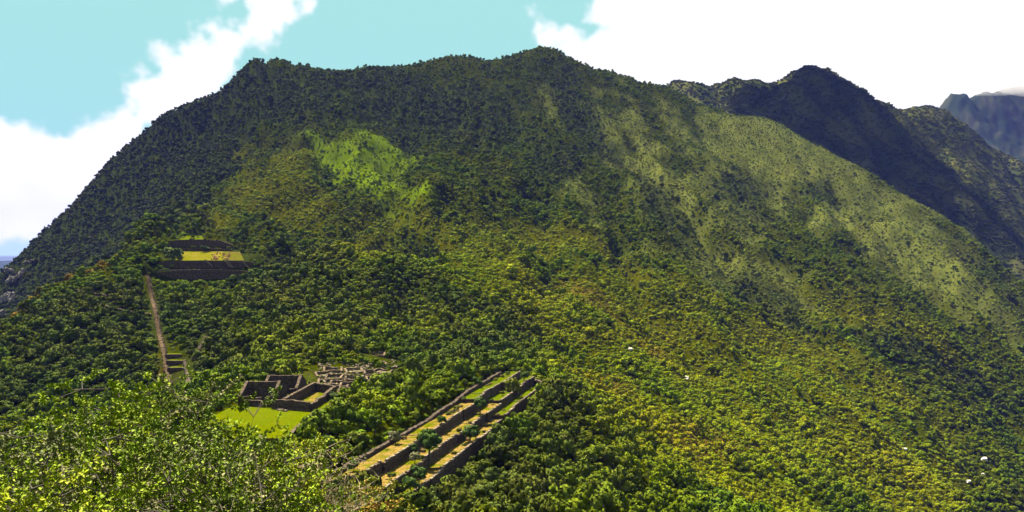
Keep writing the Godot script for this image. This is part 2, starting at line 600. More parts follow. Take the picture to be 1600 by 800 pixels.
func trunk_mesh(sd: int) -> ArrayMesh:
	rng.seed = sd
	var s := Shape.new()
	var top := Vector3(rng.randf_range(-0.1, 0.1), 0.85, rng.randf_range(-0.1, 0.1))
	s.tube([Vector3(0, -0.35, 0), Vector3(0.02, 0.2, 0.01), Vector3(-0.03, 0.5, 0.03), top], [0.1, 0.075, 0.06, 0.045], 6, Color.WHITE)
	for i in 4:
		var a := TAU * i / 4.0 + rng.randf_range(-0.4, 0.4)
		var e := Vector3(cos(a) * 0.55, rng.randf_range(1.0, 1.35), sin(a) * 0.55)
		var st := Vector3(-0.03, 0.5 + 0.08 * i, 0.03)
		s.tube([st, st.lerp(e, 0.5) + Vector3(0, 0.06, 0), e], [0.04, 0.028, 0.01], 5, Color.WHITE)
	return s.mesh()

var tree_crowns := []
var bush_crowns := []
var trunks := []

func make_crowns() -> void:
	for i in 6:
		tree_crowns.append(crown(100 + i, 7 + i % 3, 620, 0.15, 0.55, 1.25))
	for i in 5:
		bush_crowns.append(crown(200 + i, 6 + i % 3, 460, 0.16, 0.0, 1.0))
	for i in 3:
		trunks.append(trunk_mesh(300 + i))

func seen(p: Vector3) -> bool:
	for k in range(2, 30):
		var q := p * (1.0 - k / 30.0 * 0.93)
		if land.at(q.x, q.z) > q.y + 5.0:
			return false
	return true

func plant_forest() -> void:
	rng.seed = 77
	var all := []
	var bands := [[112.0, 250.0, 1.9], [250.0, 450.0, 2.0], [450.0, 700.0, 2.4], [700.0, 1180.0, 2.6]]
	for b in bands:
		var step: float = b[2]
		var z := -1240.0
		while z < -40.0:
			var x := -760.0
			var half: float = -z * 0.80 + 20.0
			x = maxf(x, -half)
			while x < minf(990.0, half):
				var qx := x + rng.randf_range(-0.5, 0.5) * step
				var qz := z + rng.randf_range(-0.5, 0.5) * step
				x += step
				var d := -qz
				if d < b[0] or d >= b[1]:
					continue
				var y := land.at(qx, qz)
				var s := px_of(Vector3(qx, y + 2.0, qz))
				if s.x < -110 or s.x > 1710 or s.y > 900:
					continue
				var free := keep_clear(qx, qz) if d < 520.0 else 99.0
				var low := (d > 444.0 and d < 455.0 and qx > -212.0 and qx < -162.0) or (d > 405.0 and d <= 444.0 and qx > -189.0 and qx < -138.0)
				if free < 0.5:
					continue
				var g := veg_at(qx, qz)
				var nz := n_mid.get_noise_2d(qx * 1.7 + 300.0, qz * 1.7)
				var woods: float = 0.42 + nz * 0.8 + 0.55 * g.d - 0.9 * g.m - 0.62 * g.p - 0.5 * g.y + near_ruins(qx, qz) * 0.35
				var is_tree := rng.randf() < woods
				var r := 0.0
				var patch := 1.0 + 0.45 * n_mid.get_noise_2d(qx * 2.6 - 900.0, qz * 2.6)
				if is_tree:
					r = (0.85 + 2.1 * pow(rng.randf(), 1.8)) * patch
					if rng.randf() < 0.22: continue
				else:
					r = (0.55 + 1.35 * pow(rng.randf(), 1.4)) * patch
					if rng.randf() < 0.4 * g.m: continue
					r *= 1.0 - 0.4 * g.m * rng.randf() - 0.2 * g.p * rng.randf()
				r *= lerpf(0.95, 0.74, smoothstep(450.0, 950.0, d))
				if low:
					if rng.randf() < ((0.8 if d > 419.5 else 0.55) if qx > -180.0 else 0.3): continue
					is_tree = false
					r = rng.randf_range(0.35, 0.9) if qx > -180.0 else rng.randf_range(0.7, 1.5)
				if d < 290.0:
					r = minf(r, 0.6 + maxf(free, 0.0) * 0.42)
				if free < r * 0.9:
					r = maxf(0.5, free)
					if is_tree and free < 1.0: is_tree = false
				var p := Vector3(qx, y - (0.15 if is_tree else 0.2) * r, qz)
				if not seen(Vector3(qx, y + 2.5, qz)):
					continue
				# leaf colour of the kind, with the spur's light and shade mixed in
				var c := Color(0.060, 0.086, 0.002)
				if not is_tree:
					c = Color(0.092, 0.120, 0.002)
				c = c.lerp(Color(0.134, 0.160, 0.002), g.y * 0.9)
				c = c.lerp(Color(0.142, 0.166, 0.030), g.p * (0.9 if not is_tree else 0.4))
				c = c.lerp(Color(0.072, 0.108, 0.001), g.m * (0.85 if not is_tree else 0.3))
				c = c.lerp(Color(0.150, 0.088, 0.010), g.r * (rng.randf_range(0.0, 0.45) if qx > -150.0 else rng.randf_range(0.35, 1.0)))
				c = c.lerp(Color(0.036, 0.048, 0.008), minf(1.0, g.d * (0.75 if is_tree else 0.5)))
				if not is_tree and rng.randf() < maxf(0.10 * g.p, 0.2 * g.m):
					c = Color(0.055, 0.072, 0.005)
					r *= 1.25
				var hue := n_big.get_noise_2d(qx * 2.0, qz * 2.0) * 0.22
				var k := rng.randf_range(0.72, 1.3)
				c = Color(c.r * k * (1.0 + hue) * rng.randf_range(0.9, 1.1), c.g * k, c.b * k)
				all.append({"p": p, "r": r, "t": is_tree, "c": c, "big": r / d, "s": s, "turn": rng.randf() * TAU, "flat": rng.randf_range(0.75, 1.45), "wide": rng.randf_range(0.75, 1.3), "v": rng.randi()})
			z += step
	print("plants ", all.size())
	# the largest in view stand as things of their own
	all.sort_custom(func(a, b): return a.big > b.big)
	var nt := 0
	var nb := 0
	var stuff := {}
	for e in all:
		var inside: bool = e.s.x > 0 and e.s.x < 1600 and e.s.y < 800 and e.s.y > 60 and not (e.s.x < 500 and e.s.y > 640 and -e.p.z < 150)
		if inside and e.t and nt < 290:
			nt += 1
			lone_tree(e)
		elif inside and not e.t and nb < 290:
			nb += 1
			lone_bush(e)
		else:
			var key: String = ("t%d" % (e.v % 6)) if e.t else ("b%d" % (e.v % 5))
			if not stuff.has(key): stuff[key] = []
			stuff[key].append(e)
	var root := Node3D.new()
	root.name = "forest"
	add_child(root)
	tag(root, "dense green trees and shrubs covering the whole mountainside", "forest", "", "stuff")
	for key in stuff:
		var mm := MultiMesh.new()
		mm.transform_format = MultiMesh.TRANSFORM_3D
		mm.use_colors = true
		mm.mesh = tree_crowns[int(key.substr(1))] if key[0] == "t" else bush_crowns[int(key.substr(1))]
		mm.instance_count = stuff[key].size()
		for i in mm.instance_count:
			var e = stuff[key][i]
			mm.set_instance_transform(i, Transform3D(Basis(Vector3.UP, e.turn).scaled(Vector3(e.r * e.wide, e.r * e.flat, e.r)), e.p))
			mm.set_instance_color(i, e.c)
		var o := MultiMeshInstance3D.new()
		o.name = "tree_crowns" if key[0] == "t" else "shrub_crowns"
		o.multimesh = mm
		o.material_override = M.foliage
		o.set_meta("kind", "stuff")
		root.add_child(o, true)

var tones := {}
func tone(c: Color) -> Material:                  # a few shared leaf tones
	var key := "%d_%d_%d" % [roundi(c.r * 120.0), roundi(c.g * 120.0), roundi(c.b * 90.0)]
	if not tones.has(key):
		var m: StandardMaterial3D = M.foliage.duplicate()
		m.albedo_color = lin(roundf(c.r * 120.0) / 120.0, roundf(c.g * 120.0) / 120.0, maxf(roundf(c.b * 90.0) / 90.0, 0.006))
		tones[key] = m
	return tones[key]

func region_of(e: Dictionary) -> String:
	var s: Vector2 = e.s
	if -e.p.z < 125.0: return "below the viewpoint"
	if s.x > 640 and s.y > 640 + (800 - s.x) * 0.7: return "below the terrace walls"
	if s.x > 860: return "right of the terraces"
	if s.x > 480 and s.y > 600: return "between lawn and terraces"
	if s.x < 300: return "on the stairway hill"
	return "above the ruins"

func describe(e: Dictionary, what: String) -> String:
	var big: float = e.r
	var size := ("large" if big > 2.4 else ("middling" if big > 1.7 else "small")) if what == "tree" else ("wide" if big > 1.4 else ("rounded" if big > 1.0 else "small"))
	var lum: float = e.c.g
	var tone_word := "dark green" if lum < 0.062 else ("mid green" if lum < 0.085 else "bright green")
	if e.c.r > e.c.g: tone_word = "rusty olive"
	var tall := "tall " if e.flat > 1.2 else ("flat topped " if e.flat < 0.95 else "")
	var side := "far left" if e.s.x < 130 else ("left" if e.s.x < 400 else ("left of centre" if e.s.x < 640 else ("centre" if e.s.x < 800 else ("right of centre" if e.s.x < 1000 else "right"))))
	var high := "bottom " if e.s.y > 750 else ("low " if e.s.y > 690 else ("" if e.s.y > 620 else ("mid height " if e.s.y > 540 else "upper ")))
	return "%s %s%s %s, %s%s," % [size, tall, tone_word, what, high, side]

func lone_tree(e: Dictionary) -> void:
	var where := region_of(e)
	var o := thing("tree", describe(e, "tree") + " " + where, "tree", "trees " + where, e.p)
	o.rotation.y = e.turn
	o.scale = Vector3(e.r * e.wide, e.r * e.flat, e.r)
	part("trunk", trunks[e.v % 3], M.bark, o)
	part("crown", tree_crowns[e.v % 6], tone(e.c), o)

func lone_bush(e: Dictionary) -> void:
	var where := region_of(e)
	var o := MeshInstance3D.new()
	o.name = numbered("shrub")
	o.mesh = bush_crowns[e.v % 5]
	o.material_override = tone(e.c)
	add_child(o)
	o.transform = Transform3D(Basis(Vector3.UP, e.turn).scaled(Vector3(e.r * e.wide, e.r * e.flat, e.r)), e.p)
	tag(o, describe(e, "shrub") + " " + where, "shrub", "shrubs " + where)

# ------------------------------------------------------------------ masonry
const STONE := Color(0.092, 0.078, 0.060)          # masonry, colour darkened to deepen the shade on its faces
const STONE_PALE := Color(0.21, 0.19, 0.155)       # loose stones and treads; copings too, paler to paint their sunlit edge

# a rough wall along pts (x, top y, z) standing down to base, with an uneven top
func wall_shape(pts: Array, thick: float, base: float, rough := 0.12, col := STONE, lean := 0.0) -> ArrayMesh:
	var s := Shape.new()
	var line := []
	for i in pts.size() - 1:
		var a: Vector3 = pts[i]
		var b: Vector3 = pts[i + 1]
		var n := maxi(1, int(Vector2(b.x - a.x, b.z - a.z).length() / 0.8))
		for k in n:
			line.append(a.lerp(b, float(k) / n))
	line.append(pts[-1])
	var L := []
	for i in line.size():
		var t: Vector3 = line[mini(i + 1, line.size() - 1)] - line[maxi(i - 1, 0)]
		t.y = 0
		t = t.normalized()
		var side := Vector3(-t.z, 0, t.x) * thick * 0.5
		var p: Vector3 = line[i] + Vector3(0, rng.randf_range(-rough, rough * 0.4), 0)
		var j := Vector3(rng.randf_range(-0.06, 0.06), 0, rng.randf_range(-0.06, 0.06))
		var h: float = p.y - base
		L.append([p + side + j, p - side + j, Vector3(p.x, base, p.z) + side * (1.0 + lean * h), Vector3(p.x, base, p.z) - side * (1.0 + lean * h)])
	for i in L.size() - 1:
		var a: Array = L[i]
		var b: Array = L[i + 1]
		s.quad(a[0], a[1], b[1], b[0], col)
		s.quad(a[1], a[3], b[3], b[1], col)
		s.quad(b[0], b[2], a[2], a[0], col)
	s.quad(L[0][0], L[0][2], L[0][3], L[0][1], col)
	var e: Array = L[-1]
	s.quad(e[1], e[3], e[2], e[0], col)
	return s.mesh()

func slab_shape(poly: Array, thick: float, col: Color, alt: Color, share: float, step := 1.0) -> ArrayMesh:   # a four-cornered piece of turf, mottled between two colours
	var s := Shape.new()
	var a: Vector3 = poly[0]
	var b: Vector3 = poly[1]
	var c: Vector3 = poly[2]
	var d: Vector3 = poly[3]
	var nu := clampi(int(a.distance_to(b) / step), 1, 60)
	var nv := clampi(int(b.distance_to(c) / step), 1, 60)
	var at := func(i: int, j: int) -> Vector3:
		var u := float(i) / nu
		var v := float(j) / nv
		var p: Vector3 = a.lerp(b, u).lerp(d.lerp(c, u), v)
		var edge := 0.0 if i == 0 or j == 0 or i == nu or j == nv else 1.0
		return p + Vector3(0, n_fine.get_noise_2d(p.x * 6.0, p.z * 6.0) * 0.09 * edge, 0)
	for i in nu:
		for j in nv:
			var p: Vector3 = at.call(i, j)
			var k := clampf(share + n_fine.get_noise_2d(p.x * 2.4, p.z * 2.4) * 1.6, 0.0, 1.0)
			s.quad(at.call(i, j), at.call(i, j + 1), at.call(i + 1, j + 1), at.call(i + 1, j), col.lerp(alt, k))
	var lo := Vector3(0, -thick, 0)
	for e in [[a, b], [b, c], [c, d], [d, a]]:
		s.quad(e[0], e[1], e[1] + lo, e[0] + lo, STONE)
	return s.mesh()

const TURF := Color(0.070, 0.083, 0.001)
const TURF_DRY := Color(0.175, 0.118, 0.036)
const TURF_GREEN := Color(0.057, 0.084, 0.002)

# coping stones along a wall's edge, coloured pale as its sunlit rim
func coping_shape(a: Vector3, b: Vector3, w: float) -> ArrayMesh:
	var s := Shape.new()
	var l := a.distance_to(b)
	var t := (b - a) / l
	var x := 0.0
	while x < l - 0.2:
		var n := minf(rng.randf_range(0.45, 1.1), l - x)
		if rng.randf() < 0.14:
			x += n
			continue
		var bs := Basis(Vector3.UP, atan2(-t.z, t.x) + rng.randf_range(-0.06, 0.06))
		s.box(bs, a + t * (x + n * 0.5) + Vector3(0, rng.randf_range(-0.06, 0.1), 0), Vector3(n * 0.47, rng.randf_range(0.1, 0.2), w * rng.randf_range(0.42, 0.6)), STONE_PALE * rng.randf_range(0.75, 1.15))
		x += n
	return s.mesh()

# lines of the three long terraces, top outer edge at z, found from their surveyed ends
func terrace_x(level: int, z: float) -> float:
	return -27.3 + (-140.0 - z) * 0.247 + [0.0, 4.3, 7.8][level]

func terraces() -> void:
	rng.seed = 500
	var levels := [
		{"y": -39.5, "foot": -41.7, "z0": -141.0, "z1": -262.0, "in": -4.1, "label": "uppermost of the three long stone terraces, dry grass and low wall"},
		{"y": -41.7, "foot": -43.9, "z0": -141.0, "z1": -264.0, "in": -4.3, "label": "middle long stone terrace with tan grass between two dark walls"},
		{"y": -43.9, "foot": -46.9, "z0": -143.0, "z1": -262.0, "in": -3.5, "label": "lowest long stone terrace, its wall meeting the bushes below"}]
	for n in 3:
		var q: Dictionary = levels[n]
		var o := thing("stone_terrace", q.label, "terrace", "long stone terraces", Vector3.ZERO)
		var z: float = q.z0
		var k := 0
		while z > q.z1 + 4.0:
			var len := rng.randf_range(7.0, 15.0)
			var e := maxf(z - len, q.z1)
			if e - q.z1 < 6.0: e = q.z1
			var up: float = rng.randf_range(0.0, 0.3) + (1.1 if z < -210.0 else 0.0)
			var y: float = q.y + up
			var jut := rng.randf_range(-0.45, 0.4)
			var oa := Vector3(terrace_x(n, z) + jut, y, z)
			var ob := Vector3(terrace_x(n, e) + jut + rng.randf_range(-0.15, 0.15), y + rng.randf_range(-0.1, 0.1), e)
			var ia := oa + Vector3(q.in - 0.3, 0.0, 0.0)
			var ib := ob + Vector3(q.in - 0.3, 0.0, 0.0)
			var green: bool = z < -210.0
			part("turf", slab_shape([ia, ib, ob + Vector3(-0.5, 0, 0), oa + Vector3(-0.5, 0, 0)], 0.4, TURF_GREEN if green else TURF, TURF if green else TURF_DRY, 0.35 if green else 0.62, 0.8), M.grass, o)
			part("retaining_wall", wall_shape([oa + Vector3(-0.3, -0.02, -0.03), ob + Vector3(-0.3, -0.02, 0.03)], 0.6, q.foot - 1.4, 0.16, STONE * rng.randf_range(0.85, 1.1), 0.04), M.stone, o)
			part("coping", coping_shape(oa + Vector3(-0.25, 0.06, 0), ob + Vector3(-0.25, 0.06, 0), 0.5), M.stone, o)
			part("end_wall", wall_shape([ia + Vector3(0, 0.06, 0), oa + Vector3(-0.6, 0.06, 0)], 0.35, q.foot - 0.5, 0.04), M.stone, o)
			z = e
			k += 1
	# the wall at the back of the uppermost terrace
	var bw := thing("back_wall", "dark stone wall under the trees behind the uppermost terrace", "wall")
	var pts := []
	for i in 13:
		var z := -140.0 - i * 9.5
		pts.append(Vector3(terrace_x(0, z) - 4.6, -38.4 + (1.1 if z < -210 else 0.0) + rng.randf_range(-0.5, 0.2), z))
	part("stonework", wall_shape(pts, 0.9, -41.5, 0.25, STONE * 0.8), M.stone, bw)
	# pale rock ledge under the lowest wall and the stair at the far end
	var st := thing("stone_stair", "narrow pale stone stair at the far end of the terraces", "stair")
	var s := Shape.new()
	for i in 22:
		var a := spot(808, 581, 268).lerp(spot(866, 606, 256), i / 21.0)
		s.box(Basis(Vector3.UP, 0.3 + rng.randf_range(-0.1, 0.1)), a, Vector3(0.45, 0.25, rng.randf_range(0.5, 0.9)), STONE_PALE * rng.randf_range(0.8, 1.2))
	part("steps", s.mesh(), M.stone, st)

# ------------------------------------------------------------------ the plaza and its houses
const FLOOR := -37.0
func plaza() -> void:
	rng.seed = 610
	var lawn := MeshInstance3D.new()
	lawn.name = numbered("lawn")
	lawn.mesh = slab_shape([Vector3(-69, FLOOR, -195.0), Vector3(-47.0, FLOOR, -187.0), Vector3(-46.6, FLOOR, -160), Vector3(-69, FLOOR, -160)], 0.5, TURF * 1.1, TURF_GREEN * 1.05, 0.2, 1.0)
	lawn.material_override = M.grass
	add_child(lawn)
	lawn.set_meta("kind", "structure")
	var edge := thing("lawn_wall", "low sunlit stone wall along the right edge of lawn", "wall")
	part("stonework", wall_shape([Vector3(-46.2, FLOOR + 0.55, -187.6), Vector3(-46.0, FLOOR + 0.6, -176), Vector3(-45.7, FLOOR + 0.5, -160)], 0.9, FLOOR - 3.0, 0.08, STONE), M.stone, edge)
	var s := Shape.new()
	for i in 2:
		var pos: Vector3 = [spot(438, 640.3, 188.5), spot(446, 641.3, 187.5)][i]
		s.box(Basis(Vector3.UP, 0.2 + i), Vector3(pos.x, FLOOR + 0.15, pos.z), Vector3([0.7, 0.45][i], 0.22, 0.35), STONE_PALE)
	var rocks := thing("fallen_stones", "two pale stones lying on the lawn by the wall", "stones")
	part("stones", s.mesh(), M.stone, rocks)
	# walled enclosure
	var e := thing("walled_enclosure", "long roofless stone enclosure with broken right wall beside lawn", "ruin")
	var t := FLOOR + 2.45
	part("front_wall", wall_shape([Vector3(-58.0, t - 0.1, -190.6), Vector3(-53, t, -189.4), Vector3(-48.3, t - 0.2, -187.6)], 0.8, FLOOR - 1.0, 0.1, STONE), M.stone, e)
	part("side_wall", wall_shape([Vector3(-55.2, t + 0.1, -190.6), Vector3(-54.2, t + 0.35, -202), Vector3(-53.2, t + 0.6, -212.3)], 0.8, FLOOR - 1.0, 0.1, STONE), M.stone, e)
	part("back_wall", wall_shape([Vector3(-53.2, t + 0.5, -212.4), Vector3(-47.0, t + 0.1, -209.0)], 0.8, FLOOR - 1.0, 0.12, STONE), M.stone, e)
	part("side_wall", wall_shape([Vector3(-48.0, t - 0.5, -188.0), Vector3(-47.9, t - 0.9, -191.5), Vector3(-47.8, t - 0.4, -194), Vector3(-47.6, t - 0.7, -197.5), Vector3(-47.3, t + 0.0, -203), Vector3(-47.0, t + 0.2, -209.0)], 0.8, FLOOR - 1.0, 0.22, STONE), M.stone, e)
	part("turf_floor", slab_shape([Vector3(-53.4, FLOOR + 0.5, -211.6), Vector3(-47.6, FLOOR + 0.5, -208.4), Vector3(-48.6, FLOOR + 0.1, -188.4), Vector3(-54.8, FLOOR + 0.1, -190.2)], 0.3, TURF, TURF_DRY, 0.3), M.grass, e)
	# two roofless gabled houses, one behind the other
	gabled_house(Vector3(-64.1, FLOOR, -203.0), 7.6, 6.2, 4.75, 2.1, 0.03, "front roofless stone house with tall gable walls facing the lawn")
	gabled_house(Vector3(-62.4, FLOOR - 0.3, -216.5), 7.9, 6.0, 4.6, 2.0, 0.05, "rear roofless stone house behind the front gabled house")
	# low terrace edge on the right of the enclosure
	var w := thing("low_wall", "low grassy retaining wall running back beside the enclosure", "wall")
	part("stonework", wall_shape([Vector3(-45.6, FLOOR + 0.3, -188.5), Vector3(-44.6, FLOOR + 0.4, -205), Vector3(-43.6, FLOOR + 0.9, -217), Vector3(-40.5, FLOOR + 0.8, -216)], 0.7, FLOOR - 3.0, 0.1, STONE), M.stone, w)
	part("turf", slab_shape([Vector3(-46.6, FLOOR + 0.2, -216), Vector3(-44.2, FLOOR + 0.2, -216), Vector3(-45.6, FLOOR + 0.1, -190), Vector3(-47.3, FLOOR + 0.1, -190)], 0.5, TURF, TURF_GREEN, 0.5), M.grass, w)
	var sh := thing("low_wall", "broken low stone wall standing in front of the houses", "wall")
	part("stonework", wall_shape([Vector3(-66.5, FLOOR + 1.4, -195.2), Vector3(-62.2, FLOOR + 1.3, -195.0), Vector3(-61.0, FLOOR + 0.5, -194.2)], 0.6, FLOOR - 0.5, 0.1, STONE), M.stone, sh)
	small_ruins()

func gabled_house(c: Vector3, width: float, deep: float, ridge: float, eave: float, turn: float, label: String) -> void:
	var o := thing("gabled_house_ruin", label, "ruin", "roofless gabled houses", c)
	o.rotation.y = turn
	var hw := width * 0.5
	part("spine_wall", wall_shape([Vector3(-hw, ridge, 0), Vector3(-hw * 0.3, ridge - 0.12, 0), Vector3(hw * 0.25, ridge - 0.05, 0), Vector3(hw, ridge, 0)], 0.7, -1.5, 0.12, STONE), M.stone, o)
	for sx in [-1.0, 1.0]:
		part("gable_wall", wall_shape([Vector3(sx * (hw + 0.36), eave, deep), Vector3(sx * (hw + 0.36), lerpf(eave, ridge, 0.5), deep * 0.5), Vector3(sx * (hw + 0.36), ridge + 0.15, 0), Vector3(sx * (hw + 0.36), lerpf(eave, ridge, 0.5), -deep * 0.5), Vector3(sx * (hw + 0.36), eave, -deep)], 0.75, -1.5, 0.1, STONE), M.stone, o)
	# front and rear walls with door gaps
	for sz in [-1.0, 1.0]:
		part("eave_wall", wall_shape([Vector3(-hw, eave - 0.2, sz * deep), Vector3(-hw * 0.35, eave, sz * deep)], 0.7, -1.5, 0.1, STONE), M.stone, o)
		part("eave_wall", wall_shape([Vector3(-hw * 0.05, eave - 0.5, sz * deep), Vector3(hw * 0.35, eave - 0.3, sz * deep)], 0.7, -1.5, 0.15, STONE), M.stone, o)
		part("eave_wall", wall_shape([Vector3(hw * 0.65, eave - 0.2, sz * deep), Vector3(hw, eave - 0.1, sz * deep)], 0.7, -1.5, 0.1, STONE), M.stone, o)

func small_ruins() -> void:
	rng.seed = 640
	# px, py, width m, depth m, turn
	var rooms := [[512,596,4.5,4.0,0.2],[530,600,5.0,3.2,-0.1],[548,603,5.0,3.0,0.15],[507,583,4.0,3.2,0.5],[525,588,5.0,3.4,0.1],[545,590,4.2,3.0,-0.2],[520,576,4.5,3.0,0.2],[553,577,4.5,3.5,0.4],[566,596,3.4,3.0,0.0],[588,592,5.0,3.4,0.25],[604,590,4.4,3.6,-0.5],[598,578,5.0,3.0,-0.3],[608,571,4.0,3.0,0.2],[592,566,4.0,2.8,0.1],[582,582,4.2,3.0,0.3],[560,611,4.6,2.8,-0.15],[543,612,4.2,2.6,0.1],[590,552,4.2,2.4,0.0]]
	var words := ["first", "second", "third"]
	for i in rooms.size():
		var r: Array = rooms[i]
		var p := hit(r[0], r[1] + 4)
		if p == Vector3.INF: continue
		var y := land.at(p.x, p.z)
		var side := "nearest the enclosure" if r[0] < 530 else ("in the middle of the cluster" if r[0] < 575 else "on the far side of the cluster")
		var o := thing("ruined_room", "small roofless ruined stone room with grassy floor, " + side, "ruin", "small ruined rooms " + side, Vector3(p.x, y, p.z))
		o.rotation.y = r[4]
		var w: float = r[2] * 0.5
		var d: float = r[3] * 0.5
		var hi := rng.randf_range(0.5, 1.1)
		var tintc := STONE.lerp(Color(0.20, 0.165, 0.12), rng.randf())
		part("back_wall", wall_shape([Vector3(-w, hi + 0.6, -d), Vector3(w * rng.randf_range(0.2, 1.0), hi + rng.randf_range(0.1, 0.8), -d)], 0.6, -2.0, 0.25, tintc), M.stone, o)
		part("side_wall", wall_shape([Vector3(-w - 0.3, hi + 0.6, -d - 0.3), Vector3(-w - 0.3, hi * rng.randf_range(0.5, 1.0), d)], 0.6, -2.0, 0.25, tintc), M.stone, o)
		part("side_wall", wall_shape([Vector3(w + 0.3, hi + rng.randf_range(-0.2, 0.5), -d), Vector3(w + 0.3, hi * 0.6, d)], 0.6, -2.0, 0.25, tintc), M.stone, o)
		part("front_wall", wall_shape([Vector3(-w, hi * 0.6, d), Vector3(w, hi * 0.7, d)], 0.6, -2.5, 0.2, tintc), M.stone, o)
		part("turf_floor", slab_shape([Vector3(-w, 0.25, -d), Vector3(w, 0.25, -d), Vector3(w, 0.1, d), Vector3(-w, 0.1, d)], 0.5, TURF, STONE_PALE, rng.randf_range(0.0, 0.5), 0.8), M.grass, o)
	# tumbled stones strewn between the rooms
	var heap := Node3D.new()
	heap.name = "tumbled_stones"
	add_child(heap)
	tag(heap, "pale tumbled building stones strewn among the small ruined rooms", "stones", "", "stuff")
	var s := Shape.new()
	for i in 260:
		var px := rng.randf_range(496, 618)
		var py := rng.randf_range(566, 604) - (4.0 if px > 560 else 0.0)
		var p := hit(px, py)
		if p == Vector3.INF: continue
		s.box(Basis(rand_dir(), rng.randf() * 3.0), Vector3(p.x, land.at(p.x, p.z) + 0.15, p.z), Vector3(rng.randf_range(0.15, 0.5), rng.randf_range(0.12, 0.3), rng.randf_range(0.15, 0.4)), STONE_PALE * rng.randf_range(0.7, 1.25))
	part("stones", s.mesh(), M.stone, heap)

# ------------------------------------------------------------------ the levelled hilltop and the stairways
func arc_wall(pts: Array, tall: float, thick: float, col: Color) -> ArrayMesh:
	var lo := 1e9
	for p in pts: lo = minf(lo, p.y)
	return wall_shape(pts, thick, lo - tall, 0.15, col, 0.02)

func hilltop() -> void:
	rng.seed = 700
	var o := thing("hilltop_platform", "levelled grassy hilltop platform held by tiers of dark stone walls", "platform")
	part("turf", slab_shape([Vector3(-185.5, 2.6, -443.3), Vector3(-163, 2.6, -443.3), Vector3(-151, -2.4, -420.2), Vector3(-180, -2.4, -420.2)], 2.0, Color(0.092, 0.100, 0.002), TURF_DRY, 0.0, 1.2), M.grass, o)
	part("bare_earth", slab_shape([Vector3(-162.9, 2.6, -443.3), Vector3(-153, 2.4, -443.0), Vector3(-143, -2.4, -420.6), Vector3(-150.9, -2.4, -420.2)], 2.0, Color(0.075, 0.060, 0.018), TURF, 0.5, 1.2), M.grass, o)
	# each tier of walling
	part("retaining_wall", wall_shape([Vector3(-190, -10.4, -414.0), Vector3(-184, -8.6, -412.6), Vector3(-176, -7.6, -412.0), Vector3(-168, -7.2, -411.9), Vector3(-156, -7.0, -411.9), Vector3(-142, -7.4, -412.0), Vector3(-134, -9.0, -413.4)], 1.0, -16.0, 0.15, STONE), M.stone, o)
	part("retaining_wall", wall_shape([Vector3(-193, -4.8, -421.2), Vector3(-188, -3.4, -419.6), Vector3(-182, -2.6, -419.0), Vector3(-165, -2.3, -418.9), Vector3(-150, -2.3, -418.9), Vector3(-140, -2.9, -419.2), Vector3(-133, -4.6, -421.0)], 1.0, -10.0, 0.12, STONE), M.stone, o)
	part("retaining_wall", wall_shape([Vector3(-214, 1.6, -446.5), Vector3(-203, 3.4, -444.6), Vector3(-190, 4.5, -444.0), Vector3(-168, 4.5, -444.0), Vector3(-158, 3.4, -444.8)], 0.9, -2.0, 0.12, STONE), M.stone, o)
	part("retaining_wall", wall_shape([Vector3(-220, 2.4, -449.0), Vector3(-212, 4.6, -449.8), Vector3(-203, 7.4, -450.0), Vector3(-192, 9.0, -450.0), Vector3(-178, 9.5, -450.0), Vector3(-166, 8.8, -449.8), Vector3(-159, 6.5, -448.4)], 0.9, 1.0, 0.15, STONE), M.stone, o)
	part("ledge_turf", slab_shape([Vector3(-189, 4.55, -448.8), Vector3(-165, 4.55, -448.8), Vector3(-165, 4.35, -444.6), Vector3(-189, 4.35, -444.6)], 1.0, TURF, TURF_GREEN, 0.3), M.grass, o)
	part("ledge_turf", slab_shape([Vector3(-190, 11.8, -460), Vector3(-178, 11.8, -460), Vector3(-177, 9.5, -451), Vector3(-191, 9.3, -451)], 1.0, TURF, TURF_GREEN, 0.3), M.grass, o)
	for q in [[320.5, 406, 331.5, 416], [350, 406.5, 360, 417], [354, 406.5, 364, 418], [380, 410, 389.5, 419]]:
		var s := Shape.new()
		var a := spot(q[0], q[1], 417.9)
		var b := spot(q[2], q[3], 416.6)
		for i in 14:
			s.box(Basis(Vector3.UP, 0.1), a.lerp(b, i / 13.0), Vector3(0.32, 0.2, 0.34), STONE_PALE * rng.randf_range(0.9, 1.2))
		part("stair", s.mesh(), M.stone, o)
	# bare earth on the right of the turf
	for i in 30:
		var p := spot(rng.randf_range(330, 360), 0, 1)
		var d := rng.randf_range(422, 440)
		var y := lerpf(-2.4, 2.6, (d - 420.2) / 23.0)
		var bx := Shape.new()
		bx.box(Basis(rand_dir(), rng.randf() * 3.0), Vector3.ZERO, Vector3(rng.randf_range(0.3, 0.9), rng.randf_range(0.15, 0.4), rng.randf_range(0.2, 0.6)), Color(0.24, 0.14, 0.08) * rng.randf_range(0.5, 1.5))
		part("stone", bx.mesh(), M.stone, o, Vector3(p.x * d, y + 0.2, -d))
	# winding pale path over the shoulder
	var path := thing("stone_path", "winding pale stone path left of the hilltop walls", "path")
	var s3 := Shape.new()
	var line := [[251,412],[258,413],[264,413],[272,411],[280,412],[284,416],[288,418],[300,418],[312,417]]
	for i in line.size() - 1:
		var a := spot(line[i][0], line[i][1], 415.0)
		var b := spot(line[i + 1][0], line[i + 1][1], 415.0)
		for k in 6:
			var w := a.lerp(b, k / 6.0)
			s3.box(Basis(Vector3.UP, rng.randf()), Vector3(w.x, land.at(w.x, w.z) + 0.3, w.z), Vector3(0.55, 0.5, 0.5), STONE_PALE * rng.randf_range(0.9, 1.3))
	part("stones", s3.mesh(), M.stone, path)

